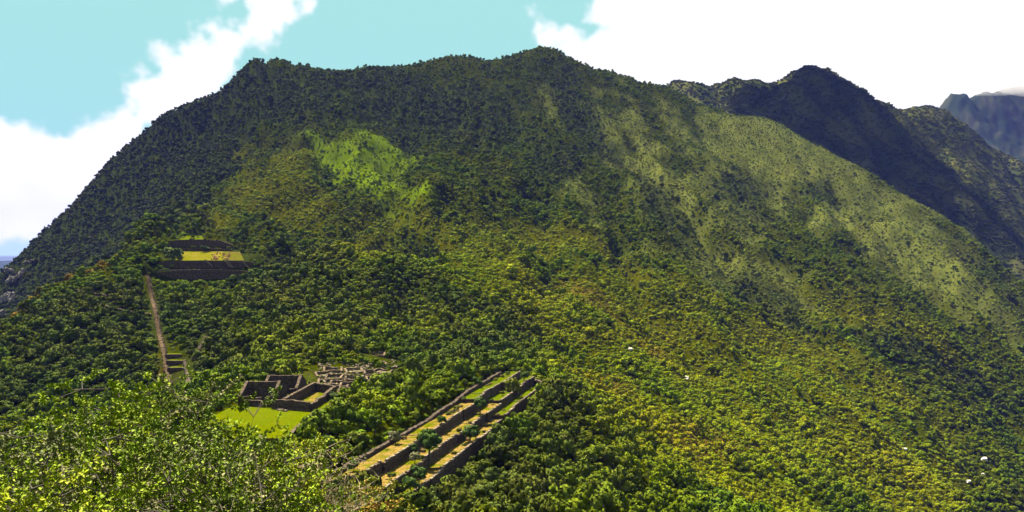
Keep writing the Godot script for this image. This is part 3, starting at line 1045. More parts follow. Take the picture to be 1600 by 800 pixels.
func stairways() -> void:
	rng.seed = 720
	var long := thing("long_stairway", "long straight pale stairway climbing the hill left of the ruins", "stairway")
	var s := Shape.new()
	var side := Shape.new()
	var line := stair_line()
	for i in line.size() - 1:
		var a: Vector3 = line[i]
		var b: Vector3 = line[i + 1]
		var n := int(a.distance_to(b) / 0.8)
		var t := (b - a).normalized()
		for k in n:
			var p := a.lerp(b, (k + 0.5) / n)
			var y := land.at(p.x, p.z) + 0.3
			s.box(Basis(Vector3.UP, atan2(t.x, t.z) + rng.randf_range(-0.12, 0.12)), Vector3(p.x + rng.randf_range(-0.15, 0.15), y, p.z), Vector3(rng.randf_range(0.5, 0.85), 0.35, 0.42), Color(0.24, 0.19, 0.12) * rng.randf_range(0.65, 1.25))
			if rng.randf() < 0.7:
				side.box(Basis(rand_dir(), 1.0), Vector3(p.x + 1.15, y + 0.05, p.z), Vector3(0.25, 0.3, 0.3), STONE * rng.randf_range(0.6, 1.1))
	part("steps", s.mesh(), M.stone, long)
	part("side_stones", side.mesh(), M.stone, long)
	# the grass verge of the stair
	for q in [["short_stairway", "short pale stone stair beside the small green terraces", [[288,565],[291,575],[294,590],[293,604]]], ["upper_stairway", "broken pale stair in the scrub above small terraces", [[322,528],[314,540],[308,554],[300,566]]]]:
		var o := thing(q[0], q[1], "stairway")
		var sh := Shape.new()
		for i in q[2].size() - 1:
			var a := hit(q[2][i][0], q[2][i][1])
			var b := hit(q[2][i + 1][0], q[2][i + 1][1])
			var n := maxi(3, int(a.distance_to(b) / 0.9))
			for k in n:
				var p := a.lerp(b, float(k) / n)
				sh.box(Basis(Vector3.UP, rng.randf_range(-0.2, 0.2)), Vector3(p.x + rng.randf_range(-0.2, 0.2), land.at(p.x, p.z) + 0.35, p.z), Vector3(rng.randf_range(0.5, 0.95), 0.35, 0.3), STONE_PALE * rng.randf_range(0.6, 1.2))
		part("steps", sh.mesh(), M.stone, o)
	# three small green terraces between the stairs
	for i in 3:
		var o := thing("small_terrace", ["top", "middle", "bottom"][i] + " one of three small green terraces beside the long stairway", "terrace", "small green terraces")
		var py: float = [553.0, 563.0, 574.0][i]
		var p := hit(272 + i * 2, py + 4)
		var y := land.at(p.x, p.z) + 1.0
		var hw := 3.0
		part("turf", slab_shape([Vector3(p.x - hw, y, p.z - 2.6), Vector3(p.x + hw, y, p.z - 2.6), Vector3(p.x + hw, y, p.z + 0.4), Vector3(p.x - hw, y, p.z + 0.4)], 1.5, TURF, TURF_GREEN, 0.4), M.grass, o)
		part("retaining_wall", wall_shape([Vector3(p.x - hw, y, p.z + 0.8), Vector3(p.x + hw + 0.3, y, p.z + 0.8)], 0.7, y - 4.0, 0.1, STONE), M.stone, o)
	# scarp walls along the hill
	for q in [["weathered low scarp wall crossing the dark hillside, higher one", [[118,456],[150,462],[180,466]]], ["weathered low scarp wall crossing the dark hillside, lower one", [[145,474],[175,484],[205,490],[236,494]]]]:
		var pts := []
		for a in q[1]:
			var p := hit(a[0], a[1])
			pts.append(Vector3(p.x, land.at(p.x, p.z) + 1.2, p.z))
		var o := thing("scarp_wall", q[0], "wall")
		var lo := 1e9
		for p in pts: lo = minf(lo, p.y)
		part("stonework", wall_shape(pts, 0.8, lo - 3.5, 0.3, STONE), M.stone, o)

func stair_line() -> Array:
	var out := []
	for q in [[228,431],[236,462],[243,495],[251,535],[258,568],[263,596],[267,618]]:
		out.append(hit(q[0], q[1]))
	return out

# ------------------------------------------------------------------ plants in the foreground
func shrub(called: String, label: String, base: Vector3, height: float, spread: float, leaves: int, size: float, cols: Array, sd: int, stems := 9, bare := 0.0) -> void:
	rng.seed = sd
	var o := thing(called, label, "shrub", "", base)
	var wood := Shape.new()
	var lf := Shape.new()
	var tips := []
	for i in stems:
		var a := TAU * i / stems + rng.randf_range(-0.4, 0.4)
		var out := rng.randf_range(0.1, 1.0) * spread
		var top := Vector3(cos(a) * out, height * rng.randf_range(0.72, 1.0) * (1.0 - 0.22 * out / spread), sin(a) * out)
		var pts := [Vector3(cos(a) * 0.12, -0.5, sin(a) * 0.12)]
		var rads := [0.035]
		for k in range(1, 7):
			var t := k / 6.0
			pts.append(Vector3(top.x * pow(t, 1.2), top.y * t, top.z * pow(t, 1.2)) + rand_dir() * 0.07 * t)
			rads.append(lerpf(0.026, 0.003, t))
		wood.tube(pts, rads, 5, Color.WHITE)
		for k in range(2, 7):
			for b in 4:
				var g := rng.randf() * TAU
				var ln := rng.randf_range(0.25, 0.62) * (0.55 + 0.22 * spread)
				var e: Vector3 = pts[k] + Vector3(cos(g) * ln, rng.randf_range(0.0, 0.5) * ln + 0.1, sin(g) * ln)
				if e.y > height: e.y = height * rng.randf_range(0.93, 1.0)
				var m: Vector3 = (pts[k] as Vector3).lerp(e, 0.5) + rand_dir() * 0.05
				wood.tube([pts[k], m, e], [0.006, 0.004, 0.0015], 4, Color.WHITE)
				tips.append([m, e])
				for c in 2:
					var f := e + Vector3(rng.randf_range(-1, 1), rng.randf_range(-0.2, 0.9), rng.randf_range(-1, 1)).normalized() * rng.randf_range(0.1, 0.26)
					wood.tube([e, f], [0.0025, 0.001], 3, Color.WHITE)
					tips.append([e, f])
	var sun := SUN_FROM.normalized()
	for i in int(leaves * 2.9):
		var at := rng.randi() % tips.size()
		var t: Array = tips[at]
		if bare > 0.0 and rng.randf() < bare: continue
		var p: Vector3 = (t[0] as Vector3).lerp(t[1], rng.randf_range(0.1, 1.08))
		var dir: Vector3 = ((t[1] - t[0]).normalized() * 0.6 + rand_dir()).normalized()
		var l := size * 0.78 * rng.randf_range(0.6, 1.35)
		var nn := (Vector3.UP * 0.8 + rand_dir()).normalized()
		var side := dir.cross(nn)
		if side.length_squared() < 0.01: continue
		side = side.normalized()
		nn = side.cross(dir)
		var w := l * rng.randf_range(0.22, 0.34)
		var q0 := p
		var q1 := p + dir * l * 0.5 + nn * l * 0.05
		var q2 := p + dir * l - nn * l * 0.06
		var up := nn * l * 0.07
		var c: Color = cols[(at / 36 * 7 + sd) % cols.size() if rng.randf() < 0.7 else rng.randi() % cols.size()] * rng.randf_range(0.75, 1.3)
		lf.flat(q0, q1 + side * w + up, q1, c)
		lf.flat(q1, q1 + side * w + up, q2, c)
		lf.flat(q0, q1, q1 - side * w + up, c)
		lf.flat(q1, q2, q1 - side * w + up, c)
	part("branches", wood.mesh(), M.twig if bare > 0.4 else M.bark, o)
	var leafo := part("leaves", lf.mesh(), M.leaf, o)
	leafo.set_meta("kind", "stuff")

func foreground() -> void:
	var green := [Color(0.13, 0.175, 0.010), Color(0.105, 0.155, 0.010), Color(0.15, 0.19, 0.016), Color(0.07, 0.105, 0.01)]
	var lime := [Color(0.16, 0.195, 0.006), Color(0.185, 0.205, 0.012), Color(0.12, 0.17, 0.006)]
	var dull := [Color(0.06, 0.08, 0.012), Color(0.10, 0.11, 0.045), Color(0.13, 0.12, 0.055), Color(0.045, 0.07, 0.008)]
	var russet := [Color(0.21, 0.14, 0.02), Color(0.14, 0.15, 0.01), Color(0.24, 0.16, 0.03), Color(0.10, 0.12, 0.008), Color(0.15, 0.07, 0.016)]
	# label, px of the middle, top row, depth, height, spread, leaves, leaf size, colours
	var list := [
		["broad yellow green leafy shrub at the left edge", 20, 668, 9.0, 2.6, 1.15, 5200, 0.062, lime + dull],
		["low lime green shrub in the bottom left corner", 40, 735, 6.5, 1.9, 0.85, 3600, 0.055, lime],
		["tall dense green shrub left of the middle shrubs", 150, 596, 11.0, 3.6, 1.25, 6500, 0.065, green + lime],
		["tall bright green shrub under the long stairway", 232, 592, 11.5, 3.8, 1.3, 6800, 0.065, green + lime],
		["dull green shrub with dry leaves in the front middle", 190, 668, 8.0, 2.5, 1.1, 5200, 0.06, dull + green],
		["round topped green shrub in front of the houses", 318, 596, 10.5, 3.5, 1.15, 6000, 0.064, green + dull],
		["shaggy upright shrub with a thick dark stem by the lawn", 372, 640, 9.5, 2.9, 0.8, 3600, 0.06, green + dull],
		["dark leafy shrub low at the front, below the houses", 300, 690, 7.5, 2.2, 1.0, 4400, 0.056, dull + green],
		["loose light green shrub at the front edge of lawn", 440, 684, 10.0, 2.6, 1.0, 4800, 0.06, green + lime],
		["small leafy shrub at the bottom beside the dry twigs", 420, 735, 8.0, 1.9, 0.8, 3200, 0.055, dull + lime]]
	for i in list.size():
		var q: Array = list[i]
		var top := spot(q[1], q[2], q[3])
		shrub("foreground_shrub", q[0], Vector3(top.x, top.y - q[4], top.z), q[4], q[5], q[6], q[7], q[8], 900 + i, 11)
	var upright: Node3D = get_node("foreground_shrub_006")
	var stem := Shape.new()
	stem.tube([Vector3(0, -0.5, 0), Vector3(0.04, 0.8, 0), Vector3(-0.05, 1.6, 0.03), Vector3(0.03, 2.3, 0.0)], [0.13, 0.11, 0.09, 0.05], 8, Color.WHITE)
	part("stem", stem.mesh(), M.bark, upright, Vector3(0.0, 0.0, 0.25))
	var tw := spot(505, 694, 11.0)
	shrub("dry_twig_shrub", "nearly bare grey twiggy shrub left of the terraces", Vector3(tw.x, tw.y - 2.3, tw.z), 2.3, 0.75, 2200, 0.05, dull, 950, 12, 0.55)
	var ru := spot(565, 748, 21.0)
	shrub("russet_shrub", "orange and green shrub at the near end of terraces", Vector3(ru.x, ru.y - 3.2, ru.z), 3.2, 1.3, 5200, 0.085, russet, 960, 12)
	var ru2 := spot(520, 770, 15.0)
	shrub("russet_shrub", "small rust tinted shrub at the bottom, left of terraces", Vector3(ru2.x, ru2.y - 2.4, ru2.z), 2.4, 0.9, 3600, 0.07, russet + green, 961, 10)

# trees standing on the terraces
func terrace_trees() -> void:
	rng.seed = 810
	var list := [[671,716,3.0,1,"bushy dark green tree on the lowest terrace"],[655,757,1.9,0,"slender flat topped tree on the near lowest terrace"],[641,772,1.8,2,"small spreading tree at the near end, lowest terrace"],[643,713,1.5,3,"small round tree standing on the middle terrace"],[668,694,1.9,1,"dark round tree under the upper terrace wall"],[618,694,1.6,4,"pale flowering small tree on the uppermost terrace"],[553,738,1.1,0,"tiny bush tree at the near end, uppermost terrace"],[750,643,2.0,2,"grey green tree in the middle of the middle terrace"],[802,622,3.2,5,"wide yellow green tree at the far lower terraces"],[735,692,2.4,3,"spreading dark tree overhanging the lowest terrace"],[819,597,1.8,1,"small tree at the far end, middle terrace"],[648,726,1.4,4,"thin yellowish sapling beside the middle terrace wall"],[746,606,1.7,0,"dark low tree on the far uppermost terrace"],[690,664,1.2,2,"tiny dark tree on the uppermost terrace edge"]]
	for q in list:
		var d := 0.0
		var p := hit(q[0], q[1], land)
		# stand on the terrace under that bearing
		for n in 3:
			var y: float = [-39.5, -41.7, -43.9][n]
			d = -y * F / (q[1] - 400.0)
			var s := spot(q[0], q[1], d)
			if s.z < -210: 
				y += 1.1
				d = -y * F / (q[1] - 400.0)
				s = spot(q[0], q[1], d)
			if s.x < terrace_x(n, s.z) + 0.6:
				p = s
				break
		var o := thing("terrace_tree", q[4], "tree", "trees on the terraces", p + Vector3(0, 0.05, 0))
		o.scale = Vector3.ONE * q[2]
		o.rotation.y = rng.randf() * TAU
		part("trunk", trunks[q[3] % 3], M.bark, o)
		var c := Color(0.034, 0.056, 0.011)
		if q[3] == 5: c = Color(0.075, 0.085, 0.012)
		if q[3] == 4: c = Color(0.11, 0.11, 0.05)
		part("crown", tree_crowns[q[3]], tone(c), o)
	# tufts of shrub along the feet of the terrace walls
	for i in 60:
		var n := rng.randi() % 3
		var z := rng.randf_range(-258.0, -146.0)
		var o := MeshInstance3D.new()
		o.name = numbered("terrace_shrub")
		o.mesh = bush_crowns[rng.randi() % 5]
		o.material_override = tone([Color(0.05, 0.065, 0.006), Color(0.08, 0.08, 0.012), Color(0.11, 0.08, 0.03)][rng.randi() % 3])
		add_child(o)
		o.scale = Vector3.ONE * rng.randf_range(0.35, 0.95)
		o.rotation.y = rng.randf() * TAU
		o.position = Vector3(terrace_x(n, z) + (rng.randf_range(-3.4, -1.2)), [-39.5, -41.7, -43.9][n] + (1.1 if z < -210.0 else 0.0) - 0.1, z)
		tag(o, "small shrub tuft along the wall of the %s long terrace" % ["uppermost", "middle", "lowest"][n], "shrub", "shrub tufts on the %s terrace" % ["uppermost", "middle", "lowest"][n])
	# lone bushes about the houses and on the hilltop
	for q in [[368,598,1.3,"small round bush left of the front house"],[360,606,1.1,"smaller round bush beside the stair path"],[406,588,1.6,"yellowish bush behind the front house"],[521,625,2.5,"dark round bush against the enclosure wall"],[563,596,2.3,"bushy tree in the middle of small ruins"]]:
		var p := hit(q[0], q[1] + 4)
		var o := MeshInstance3D.new()
		o.name = numbered("round_bush")
		o.mesh = bush_crowns[rng.randi() % 5]
		o.material_override = tone(Color(0.07, 0.07, 0.012) if "yellow" in q[3] else Color(0.035, 0.05, 0.01))
		add_child(o)
		o.scale = Vector3.ONE * q[2]
		o.position = Vector3(p.x, maxf(land.at(p.x, p.z), p.y) - 0.1, p.z)
		tag(o, q[3], "bush")
	for q in [[270,404,6.5,424,"big dark bush at the left of the hilltop lawn"],[320,390,2.6,442,"small bright bush behind the hilltop lawn"],[303,388,1.8,445,"tiny bush on the ledge behind hilltop lawn"]]:
		var o := MeshInstance3D.new()
		o.name = numbered("round_bush")
		o.mesh = bush_crowns[rng.randi() % 5]
		o.material_override = tone(Color(0.04, 0.058, 0.01))
		add_child(o)
		o.scale = Vector3.ONE * q[2] * Vector3(1.0, 0.8, 1.0)
		o.position = spot(q[0], q[1], q[3])
		tag(o, q[4], "bush")

# ------------------------------------------------------------------ far mountains
func build_far() -> void:
	var pts := []
	var crest := [[980,150,1560],[1040,139,1540],[1070,132,1530],[1100,134,1520],[1140,126,1500],[1172,123,1490],[1182,116,1490],[1196,125,1490],[1215,118,1480],[1250,107,1470],[1272,103,1465],[1292,110,1470],[1330,135,1490],[1360,152,1510],[1385,163,1530],[1412,168,1550],[1425,162,1555],[1445,172,1570],[1465,182,1590],[1500,216,1620],[1560,272,1650],[1640,335,1680],[1740,400,1700]]
	for c in crest:
		var p := spot(c[0], c[1], c[2])
		pts.append(p)
		pts.append(p + Vector3(20, -130, -170))
	for c in [[1100,185,1330],[1180,185,1310],[1250,200,1290],[1330,230,1280],[1300,160,1360],[1340,190,1340],[1400,240,1290],[1420,290,1230],[1460,290,1250],[1530,310,1200],[1500,260,1330],[1560,330,1250],[1600,400,1180],[1500,360,1160],[1440,330,1150],[1600,460,1080],[1700,480,1090],[1600,330,1340],[1700,400,1300],[1120,160,1390],[1200,150,1400],[1360,210,1310],[1450,230,1400],[1300,260,1200],[1200,220,1220]]:
		pts.append(spot(c[0], c[1], c[2]))
	var fit := rbf_fit(pts, 8.0)
	var f := far_land
	f.xs = axis(150, 1500, [[150, 1500, 11.0]])
	f.zs = axis(-1960, -1060, [[-1960, -1060, 11.0]])
	var rid := FastNoiseLite.new()
	rid.seed = 9
	rid.noise_type = FastNoiseLite.TYPE_SIMPLEX
	rid.frequency = 0.0045
	rid.fractal_type = FastNoiseLite.FRACTAL_RIDGED
	rid.fractal_octaves = 5
	var h := PackedFloat64Array()
	for z in f.zs:
		for x in f.xs:
			h.append(rbf_at(fit, x, z) - (rid.get_noise_2d(x, z * 0.5) - 0.1) * 20.0 - rid.get_noise_2d(x * 3.0, z * 2.0) * 6.0 - 4.0)
	f.h = h
	f.index()
	structure("far_mountain", field_mesh(f, func(p: Vector3) -> Color:
		var k := 0.5 + 0.5 * n_mid.get_noise_2d(p.x * 0.7, p.z * 0.7)
		var a := Color(0.034, 0.044, 0.010).lerp(Color(0.080, 0.086, 0.022), smoothstep(0.35, 0.75, k))
		return a), M.ground)
	# scrub on it
	rng.seed = 1200
	var mm := MultiMesh.new()
	mm.transform_format = MultiMesh.TRANSFORM_3D
	mm.use_colors = true
	mm.mesh = bush_crowns[2]
	var tr := []
	for i in 26000:
		var x := rng.randf_range(200, 1300)
		var z := rng.randf_range(-1640, -1070)
		var y := f.at(x, z)
		var s := px_of(Vector3(x, y, z))
		if s.x < 950 or s.x > 1650: continue
		var k := 0.5 + 0.5 * n_mid.get_noise_2d(x * 0.7, z * 0.7)
		var r := rng.randf_range(1.2, 3.4)
		var c := Color(0.034, 0.046, 0.010).lerp(Color(0.080, 0.088, 0.020), smoothstep(0.35, 0.75, k)) * rng.randf_range(0.7, 1.3)
		tr.append([Transform3D(Basis(Vector3.UP, rng.randf() * TAU).scaled(Vector3(r, r * 0.9, r)), Vector3(x, y - 0.3, z)), c])
	mm.instance_count = tr.size()
	for i in tr.size():
		mm.set_instance_transform(i, tr[i][0])
		mm.set_instance_color(i, tr[i][1])
	var o := MultiMeshInstance3D.new()
	o.name = "far_scrub"
	o.multimesh = mm
	o.material_override = M.foliage
	add_child(o)
	tag(o, "scrub covering the far mountain on the right", "scrub", "", "stuff")
	# the rocky massif in the cloud at the right edge and the low hills in the left gap
	var pts2 := []
	for c in [[1380,260,2750],[1430,205,2720],[1463,178,2700],[1480,156,2690],[1505,152,2680],[1530,149,2680],[1560,142,2680],[1600,133,2690],[1660,130,2700],[1760,110,2720],[1900,130,2700]]:
		var p := spot(c[0], c[1], c[2])
		pts2.append(p)
		pts2.append(p + Vector3(40, -200, -260))
	for c in [[1480,260,2380],[1540,240,2420],[1600,270,2350],[1560,330,2150],[1480,350,2100],[1640,380,2050],[1760,330,2200],[1900,420,2000],[1560,200,2540],[1620,210,2520],[1430,330,2200]]:
		pts2.append(spot(c[0], c[1], c[2]))
	var fit2 := rbf_fit(pts2, 10.0)
	var g := Field.new()
	g.xs = axis(900, 2200, [[900, 2200, 9.0]])
	g.zs = axis(-2960, -2000, [[-2960, -2000, 9.0]])
	var h2 := PackedFloat64Array()
	for z in g.zs:
		for x in g.xs:
			h2.append(rbf_at(fit2, x, z) - (rid.get_noise_2d(x * 0.9 + 500.0, z * 0.5) - 0.1) * 22.0 - rid.get_noise_2d(x * 3.4, z * 2.6) * 9.0 + n_mid.get_noise_2d(x * 1.6, z * 1.6) * 5.0)
	g.h = h2
	g.index()
	structure("rocky_mountain", field_mesh(g, func(p: Vector3) -> Color:
		var k := 0.5 + 0.5 * n_mid.get_noise_2d(p.x * 0.5, p.z * 0.5) + 0.3 * n_fine.get_noise_2d(p.x * 0.2, p.z * 0.2)
		return Color(0.020, 0.034, 0.016).lerp(Color(0.048, 0.056, 0.030), smoothstep(0.4, 0.8, k))), M.ground)
	var q := Field.new()
	q.xs = axis(-6500, 1500, [[-6500, 1500, 90.0]])
	q.zs = axis(-7600, -5200, [[-7600, -5200, 90.0]])
	var h3 := PackedFloat64Array()
	for z in q.zs:
		for x in q.xs:
			var along := 1.0 - absf((z + 6200.0) / 1000.0)
			h3.append(-420.0 + maxf(along, -1.0) * 430.0 + n_big.get_noise_2d(x * 0.12, z * 0.12) * 90.0)
	q.h = h3
	q.index()
	structure("distant_hills", field_mesh(q, func(_p: Vector3) -> Color: return Color(0.035, 0.05, 0.03)), M.ground)
	# the valley floor far below, out to the horizon
	var vs := Shape.new()
	vs.quad(Vector3(-9000, -430, -9500), Vector3(-9000, -430, 1500), Vector3(9000, -430, 1500), Vector3(9000, -430, -9500), Color(0.03, 0.045, 0.015))
	structure("valley_floor", vs.mesh(), M.ground)

func summit_mist() -> void:
	for q in [[1560, 122, 2600.0, Vector3(360, 110, 240), 0.0026], [1660, 116, 2570.0, Vector3(520, 150, 260), 0.004]]:
		var f := FogVolume.new()
		f.name = numbered("cloud_bank")
		f.shape = RenderingServer.FOG_VOLUME_SHAPE_ELLIPSOID
		f.size = q[3]
		var m := FogMaterial.new()
		m.density = q[4]
		m.albedo = Color(1, 1, 1)
		f.material = m
		add_child(f)
		f.position = spot(q[0], q[1], q[2])
		tag(f, "white cloud lying on the summit of the rocky mountain" if q[0] < 1600 else "white cloud drifting past the right edge over the rocky mountain", "cloud", "clouds on the rocky summit")

func rocks() -> void:
	rng.seed = 1300
	# grey slabs on the far left flank
	for i in 7:
		var q: Array = [[8,470,12,30],[20,445,9,24],[33,432,7,16],[6,500,8,18],[45,420,6,14],[24,470,5,16],[14,428,8,14]][i]
		var p := hit(q[0], q[1], land, 560.0)
		if p == Vector3.INF: continue
		var o := thing("rock_outcrop", "bare grey rock slab on the steep flank at the left edge", "rock", "grey rock slabs at the left edge", Vector3(p.x, land.at(p.x, p.z) + 2.5, p.z))
		for k in 3:
			var rock := part("rock", boulder(1.0, Color(0.24, 0.24, 0.245) * rng.randf_range(0.7, 1.2)), M.stone, o, Vector3(rng.randf_range(-4, 4), rng.randf_range(-5, 5), rng.randf_range(-2, 2)))
			rock.transform.basis = Basis(Vector3(0, 0, 1), rng.randf_range(-1.0, -0.5)) * Basis(Vector3.UP, rng.randf() * TAU) * Basis.from_scale(Vector3(q[2] * 0.25, q[3] * 0.3, 2.5) * rng.randf_range(0.7, 1.2))
	# pale boulders and huts seen as dots on the right hand slope
	var list := [[1538,720,1.8,"larger white boulder low on the right hand slope"],[1513,754,1.5,"white rock in the bushes near the right bottom corner"],[1413,704,1.5,"tan boulder among shrubs on the lower right slope"],[985,548,1.4,"flat pale rock on the slope right of terraces"],[1072,592,1.2,"small white rock amid the yellow green shrubs"],[1536,742,1.0,"low pale stone under the larger white boulder"]]
	for q in list:
		var p := hit(q[0], q[1])
		var o := thing("boulder", q[3], "rock", "", Vector3(p.x, land.at(p.x, p.z) + q[2] * 0.55, p.z))
		part("rock", boulder(q[2], STONE_PALE * 1.9), M.plain, o)
	for q in [[768,716,1.6,150.0,"pale rock under the lowest terrace wall, nearer one"],[727,746,1.2,150.0,"pale rock under the lowest terrace wall, farther one"]]:
		var p := hit(q[0] - 60, q[1] + 6)
		var o := thing("boulder", q[4], "rock", "", Vector3(p.x, land.at(p.x, p.z) + 0.8, p.z))
		part("rock", boulder(q[2], STONE_PALE), M.stone, o)

func boulder(r: float, col: Color) -> ArrayMesh:
	var s := Shape.new()
	var grid := []
	for j in 7:
		var row := []
		for i in 10:
			var a := TAU * i / 10.0
			var b := PI * j / 6.0
			var d := Vector3(sin(b) * cos(a), cos(b) * 0.7, sin(b) * sin(a))
			row.append(d * r * (1.0 + n_fine.get_noise_3d(d.x * 14.0 + r * 50.0, d.y * 14.0, d.z * 14.0) * 0.9))
		grid.append(row)
	for j in 6:
		for i in 10:
			var k := (i + 1) % 10
			s.quad(grid[j][i], grid[j][k], grid[j + 1][k], grid[j + 1][i], col)
	return s.mesh()

# ------------------------------------------------------------------ sky
var cloud_noise := FastNoiseLite.new()
var SKY_BLUE := Color(0.074, 0.145, 0.132)
var CLOUD := Color(0.212, 0.211, 0.208)

func dist_poly(p: Vector2, poly: PackedVector2Array) -> float:   # negative inside
	var best := 1e9
	for i in poly.size():
		var c := Geometry2D.get_closest_point_to_segment(p, poly[i], poly[(i + 1) % poly.size()])
		best = minf(best, c.distance_to(p))
	return -best if Geometry2D.is_point_in_polygon(p, poly) else best

var banks: Array[PackedVector2Array] = []
func sky_at(az: float, el: float) -> Color:
	# azimuth and elevation in degrees, 0 is the way the valley opens
	var p := Vector2(az, el)
	var d := 1e9
	for b in banks:
		d = minf(d, dist_poly(p, b))
	var q := Vector3(cos(deg_to_rad(el)) * sin(deg_to_rad(az)), sin(deg_to_rad(el)), -cos(deg_to_rad(el)) * cos(deg_to_rad(az))) * 100.0
	var n := cloud_noise.get_noise_3dv(q)
	var n2 := cloud_noise.get_noise_3dv(q * 3.7)
	var cover := 1.0 - smoothstep(-0.7, 0.6, d + n * 2.2 + n2 * 1.3)
	# fair weather clouds over the rest of the sky
	var far := smoothstep(4.0, 16.0, d) * (1.0 - smoothstep(-52.0, -36.0, az) * (1.0 - smoothstep(36.0, 52.0, az)) * (1.0 - smoothstep(21.0, 30.0, el)))
	cover = maxf(cover, far * smoothstep(-0.08, 0.22, cloud_noise.get_noise_3dv(q * 0.45 + Vector3(300, 0, 0)) + n * 0.25))
	var t := clampf(el / 60.0, 0.0, 1.0)
	var blue := SKY_BLUE.lerp(Color(0.04, 0.096, 0.114), smoothstep(0.3, 1.0, t) * 0.6)
	blue = blue.lerp(Color(0.122, 0.166, 0.175), 1.0 - smoothstep(-2.0, 9.0, el))
	var c := CLOUD * (1.0 + 0.06 * n2)
	return blue.lerp(c, cover)

func to_angle(px: float, py: float) -> Vector2:
	var v := spot(px, py, 1.0)
	return Vector2(rad_to_deg(atan2(v.x, -v.z)), rad_to_deg(atan2(v.y, Vector2(v.x, v.z).length())))

func make_sky() -> Sky:
	cloud_noise.seed = 4
	cloud_noise.noise_type = FastNoiseLite.TYPE_SIMPLEX_SMOOTH
	cloud_noise.frequency = 0.07
	cloud_noise.fractal_octaves = 5
	var shapes := [
		[[-500,130],[-300,160],[-150,175],[0,186],[45,190],[80,204],[102,198],[122,174],[146,180],[160,160],[188,152],[212,130],[250,124],[266,94],[300,64],[322,44],[350,36],[372,18],[395,-30],[420,-120],[560,-160],[540,-60],[487,8],[468,48],[430,70],[405,88],[330,160],[200,260],[60,380],[0,396],[-500,398]],
		[[930,-40],[926,14],[912,34],[934,44],[900,50],[840,40],[826,58],[832,80],[890,110],[1000,150],[1200,150],[1450,200],[1700,200],[2100,260],[2100,-220],[1500,-320],[1000,-200]],
		[[346,-4],[372,-2],[366,8],[352,6]]]
	for s in shapes:
		var poly := PackedVector2Array()
		for a in s: poly.append(to_angle(a[0], a[1]))
		banks.append(poly)
	var w := 4096
	var h := 2048
	var coarse := Image.create(1024, 512, false, Image.FORMAT_RGBF)
	for y in 512:
		var el := 90.0 - (y + 0.5) / 512.0 * 180.0
		for x in 1024:
			var az := wrapf((x + 0.5) / 1024.0 * 360.0, -180.0, 180.0)
			coarse.set_pixel(x, y, sky_at(az, el) if el > -3.0 else Color(0.06, 0.075, 0.06))
	coarse.resize(w, h, Image.INTERPOLATE_BILINEAR)
	var reach := int(37.0 / 360.0 * w)
	for y in range(int((90.0 - 21.0) / 180.0 * h), int((90.0 + 1.0) / 180.0 * h)):
		var el := 90.0 - (y + 0.5) / h * 180.0
		for x in range(-reach, reach):
			coarse.set_pixel(posmod(x, w), y, sky_at((x + 0.5) / w * 360.0, el))
	var pm := PanoramaSkyMaterial.new()
	pm.panorama = ImageTexture.create_from_image(coarse)
	var sky := Sky.new()
	sky.sky_material = pm
	return sky

# ------------------------------------------------------------------ the clouds whose shade lies on the far mountains
func cloud_over(px: float, py: float, f: Field, from: float, size: Vector3, sd: int, label: String) -> void:
	var p := hit(px, py, f, from)
	if p == Vector3.INF:
		return
	rng.seed = sd
	var c := p + SUN_FROM.normalized() * 1900.0
	var s := Shape.new()
	for k in 16:
		var o := Vector3(rng.randf_range(-1, 1) * size.x, rng.randf_range(-0.3, 0.6) * size.y, rng.randf_range(-1, 1) * size.z) * 0.62
		var r := rng.randf_range(0.32, 0.55)
		var grid := []
		for j in 9:
			var row := []
			for i in 14:
				var d := Vector3(sin(PI * j / 8.0) * cos(TAU * i / 14.0), cos(PI * j / 8.0), sin(PI * j / 8.0) * sin(TAU * i / 14.0))
				var q := d * size * r
				row.append(o + q * (1.0 + n_mid.get_noise_3d((o.x + q.x) * 0.6, (o.y + q.y) * 0.6, (o.z + q.z) * 0.6) * 0.5))
			grid.append(row)
		for j in 8:
			for i in 14:
				s.quad(grid[j][i], grid[j][(i + 1) % 14], grid[j + 1][(i + 1) % 14], grid[j + 1][i], Color.WHITE)
	var t := thing("cloud", label, "cloud", "clouds above the far mountains", c)
	part("billows", s.mesh(), M.cloud, t)

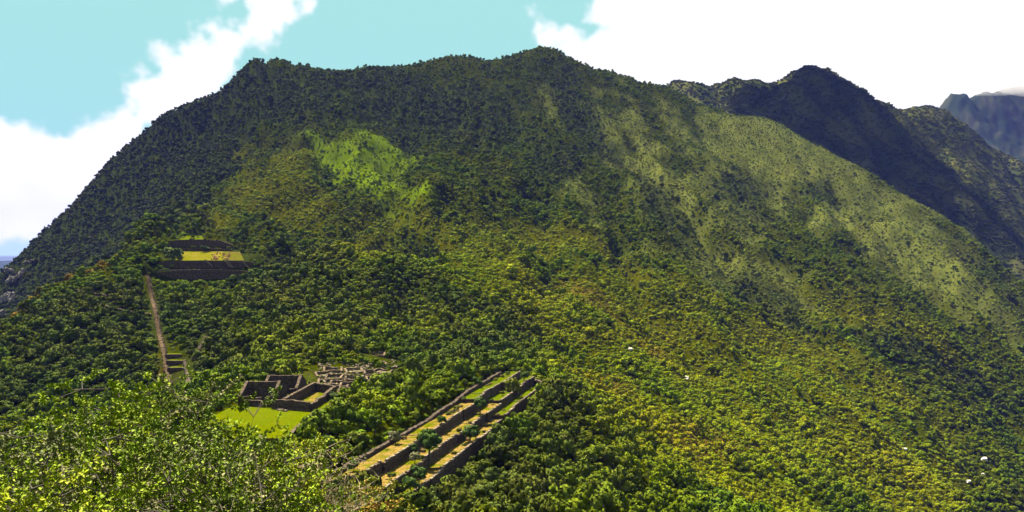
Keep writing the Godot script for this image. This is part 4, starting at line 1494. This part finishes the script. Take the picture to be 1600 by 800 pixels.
# ------------------------------------------------------------------
func _ready() -> void:
	var t0 := Time.get_ticks_msec()
	var cam := Camera3D.new()
	cam.name = "camera"
	cam.fov = rad_to_deg(2.0 * atan(400.0 / F))
	cam.near = 0.1
	cam.far = 14000.0
	add_child(cam)
	cam.current = true
	var we := WorldEnvironment.new()
	we.name = "world_environment"
	var env := Environment.new()
	env.background_mode = Environment.BG_SKY
	env.sky = make_sky()
	env.tonemap_mode = Environment.TONE_MAPPER_LINEAR
	env.tonemap_exposure = 5.6
	env.sdfgi_enabled = true
	env.ssao_enabled = true
	env.ssil_enabled = true
	env.volumetric_fog_enabled = true
	env.volumetric_fog_density = 0.0
	env.fog_enabled = true
	env.fog_density = 0.000028
	env.fog_light_color = Color(0.42, 0.47, 1.0)
	we.environment = env
	add_child(we)
	var sun := DirectionalLight3D.new()
	sun.name = "sun"
	sun.light_energy = 1.6
	sun.light_color = Color(1.0, 0.95, 0.86)
	sun.light_angular_distance = 0.5
	sun.shadow_enabled = true
	add_child(sun)
	sun.look_at_from_position(SUN_FROM * 100.0, Vector3.ZERO)
	print("sky ", Time.get_ticks_msec() - t0)

	n_big.seed = 1; n_big.frequency = 0.006; n_big.fractal_octaves = 3
	n_mid.seed = 2; n_mid.frequency = 0.022; n_mid.fractal_octaves = 4
	n_fine.seed = 3; n_fine.frequency = 0.09; n_fine.fractal_octaves = 3
	make_materials()
	make_crowns()
	print("materials ", Time.get_ticks_msec() - t0)

	var slant := -atan(0.247)
	pads = [
		[-10.2 , -202.0, 6.8, 61.0, slant, -47.4, 4.0],
		[-63.0, -180.0, 17.0, 20.0, 0.0, FLOOR - 0.6, 7.0],
		[-57.0, -205.0, 12.0, 16.0, 0.0, FLOOR - 0.6, 8.0]]
	clear_boxes = [
		[-10.9, -202.0, 7.0, 61.0, slant],
		[-57.5, -172.0, 11.5, 15.0, 0.0],
		[-57.0, -200.0, 12.5, 20.5, 0.0]]
	build_land()
	print("land ", Time.get_ticks_msec() - t0)
	var sl := stair_line()
	for i in sl.size() - 1:
		clear_lines.append([Vector2(sl[i].x, sl[i].z), Vector2(sl[i + 1].x, sl[i + 1].z), 1.6])
	for q in [[spot(280, 405, 432), spot(350, 405, 432), 10.0], [spot(300, 425, 411), spot(375, 425, 411), 3.5], [spot(225, 390, 447), spot(330, 382, 449), 2.6], [spot(250, 412, 412), spot(312, 417, 412), 2.0]]:
		clear_lines.append([Vector2(q[0].x, q[0].z), Vector2(q[1].x, q[1].z), q[2]])
	for q in [[500,590,620,582,6.0],[520,600,600,598,6.0],[270,556,284,590,4.0],[288,565,294,602,1.4],[322,528,300,566,1.4],[118,457,180,467,1.6],[145,475,236,495,1.6],[500,575,560,575,4.0],[585,558,612,572,4.0]]:
		var a := hit(q[0], q[1])
		var b := hit(q[2], q[3])
		clear_lines.append([Vector2(a.x, a.z), Vector2(b.x, b.z), q[4]])
	make_zones()
	structure("mountain", field_mesh(land, ground_tint), M.ground)
	print("mesh ", Time.get_ticks_msec() - t0)
	build_far()
	print("far ", Time.get_ticks_msec() - t0)
	cloud_over(1300, 180, far_land, 1100, Vector3(190, 60, 125), 1, "white cloud shading the dark peak on the right")
	summit_mist()
	terraces()
	plaza()
	hilltop()
	stairways()
	rocks()
	terrace_trees()
	print("ruins ", Time.get_ticks_msec() - t0)
	plant_forest()
	print("forest ", Time.get_ticks_msec() - t0)
	foreground()
	print("done ", Time.get_ticks_msec() - t0)
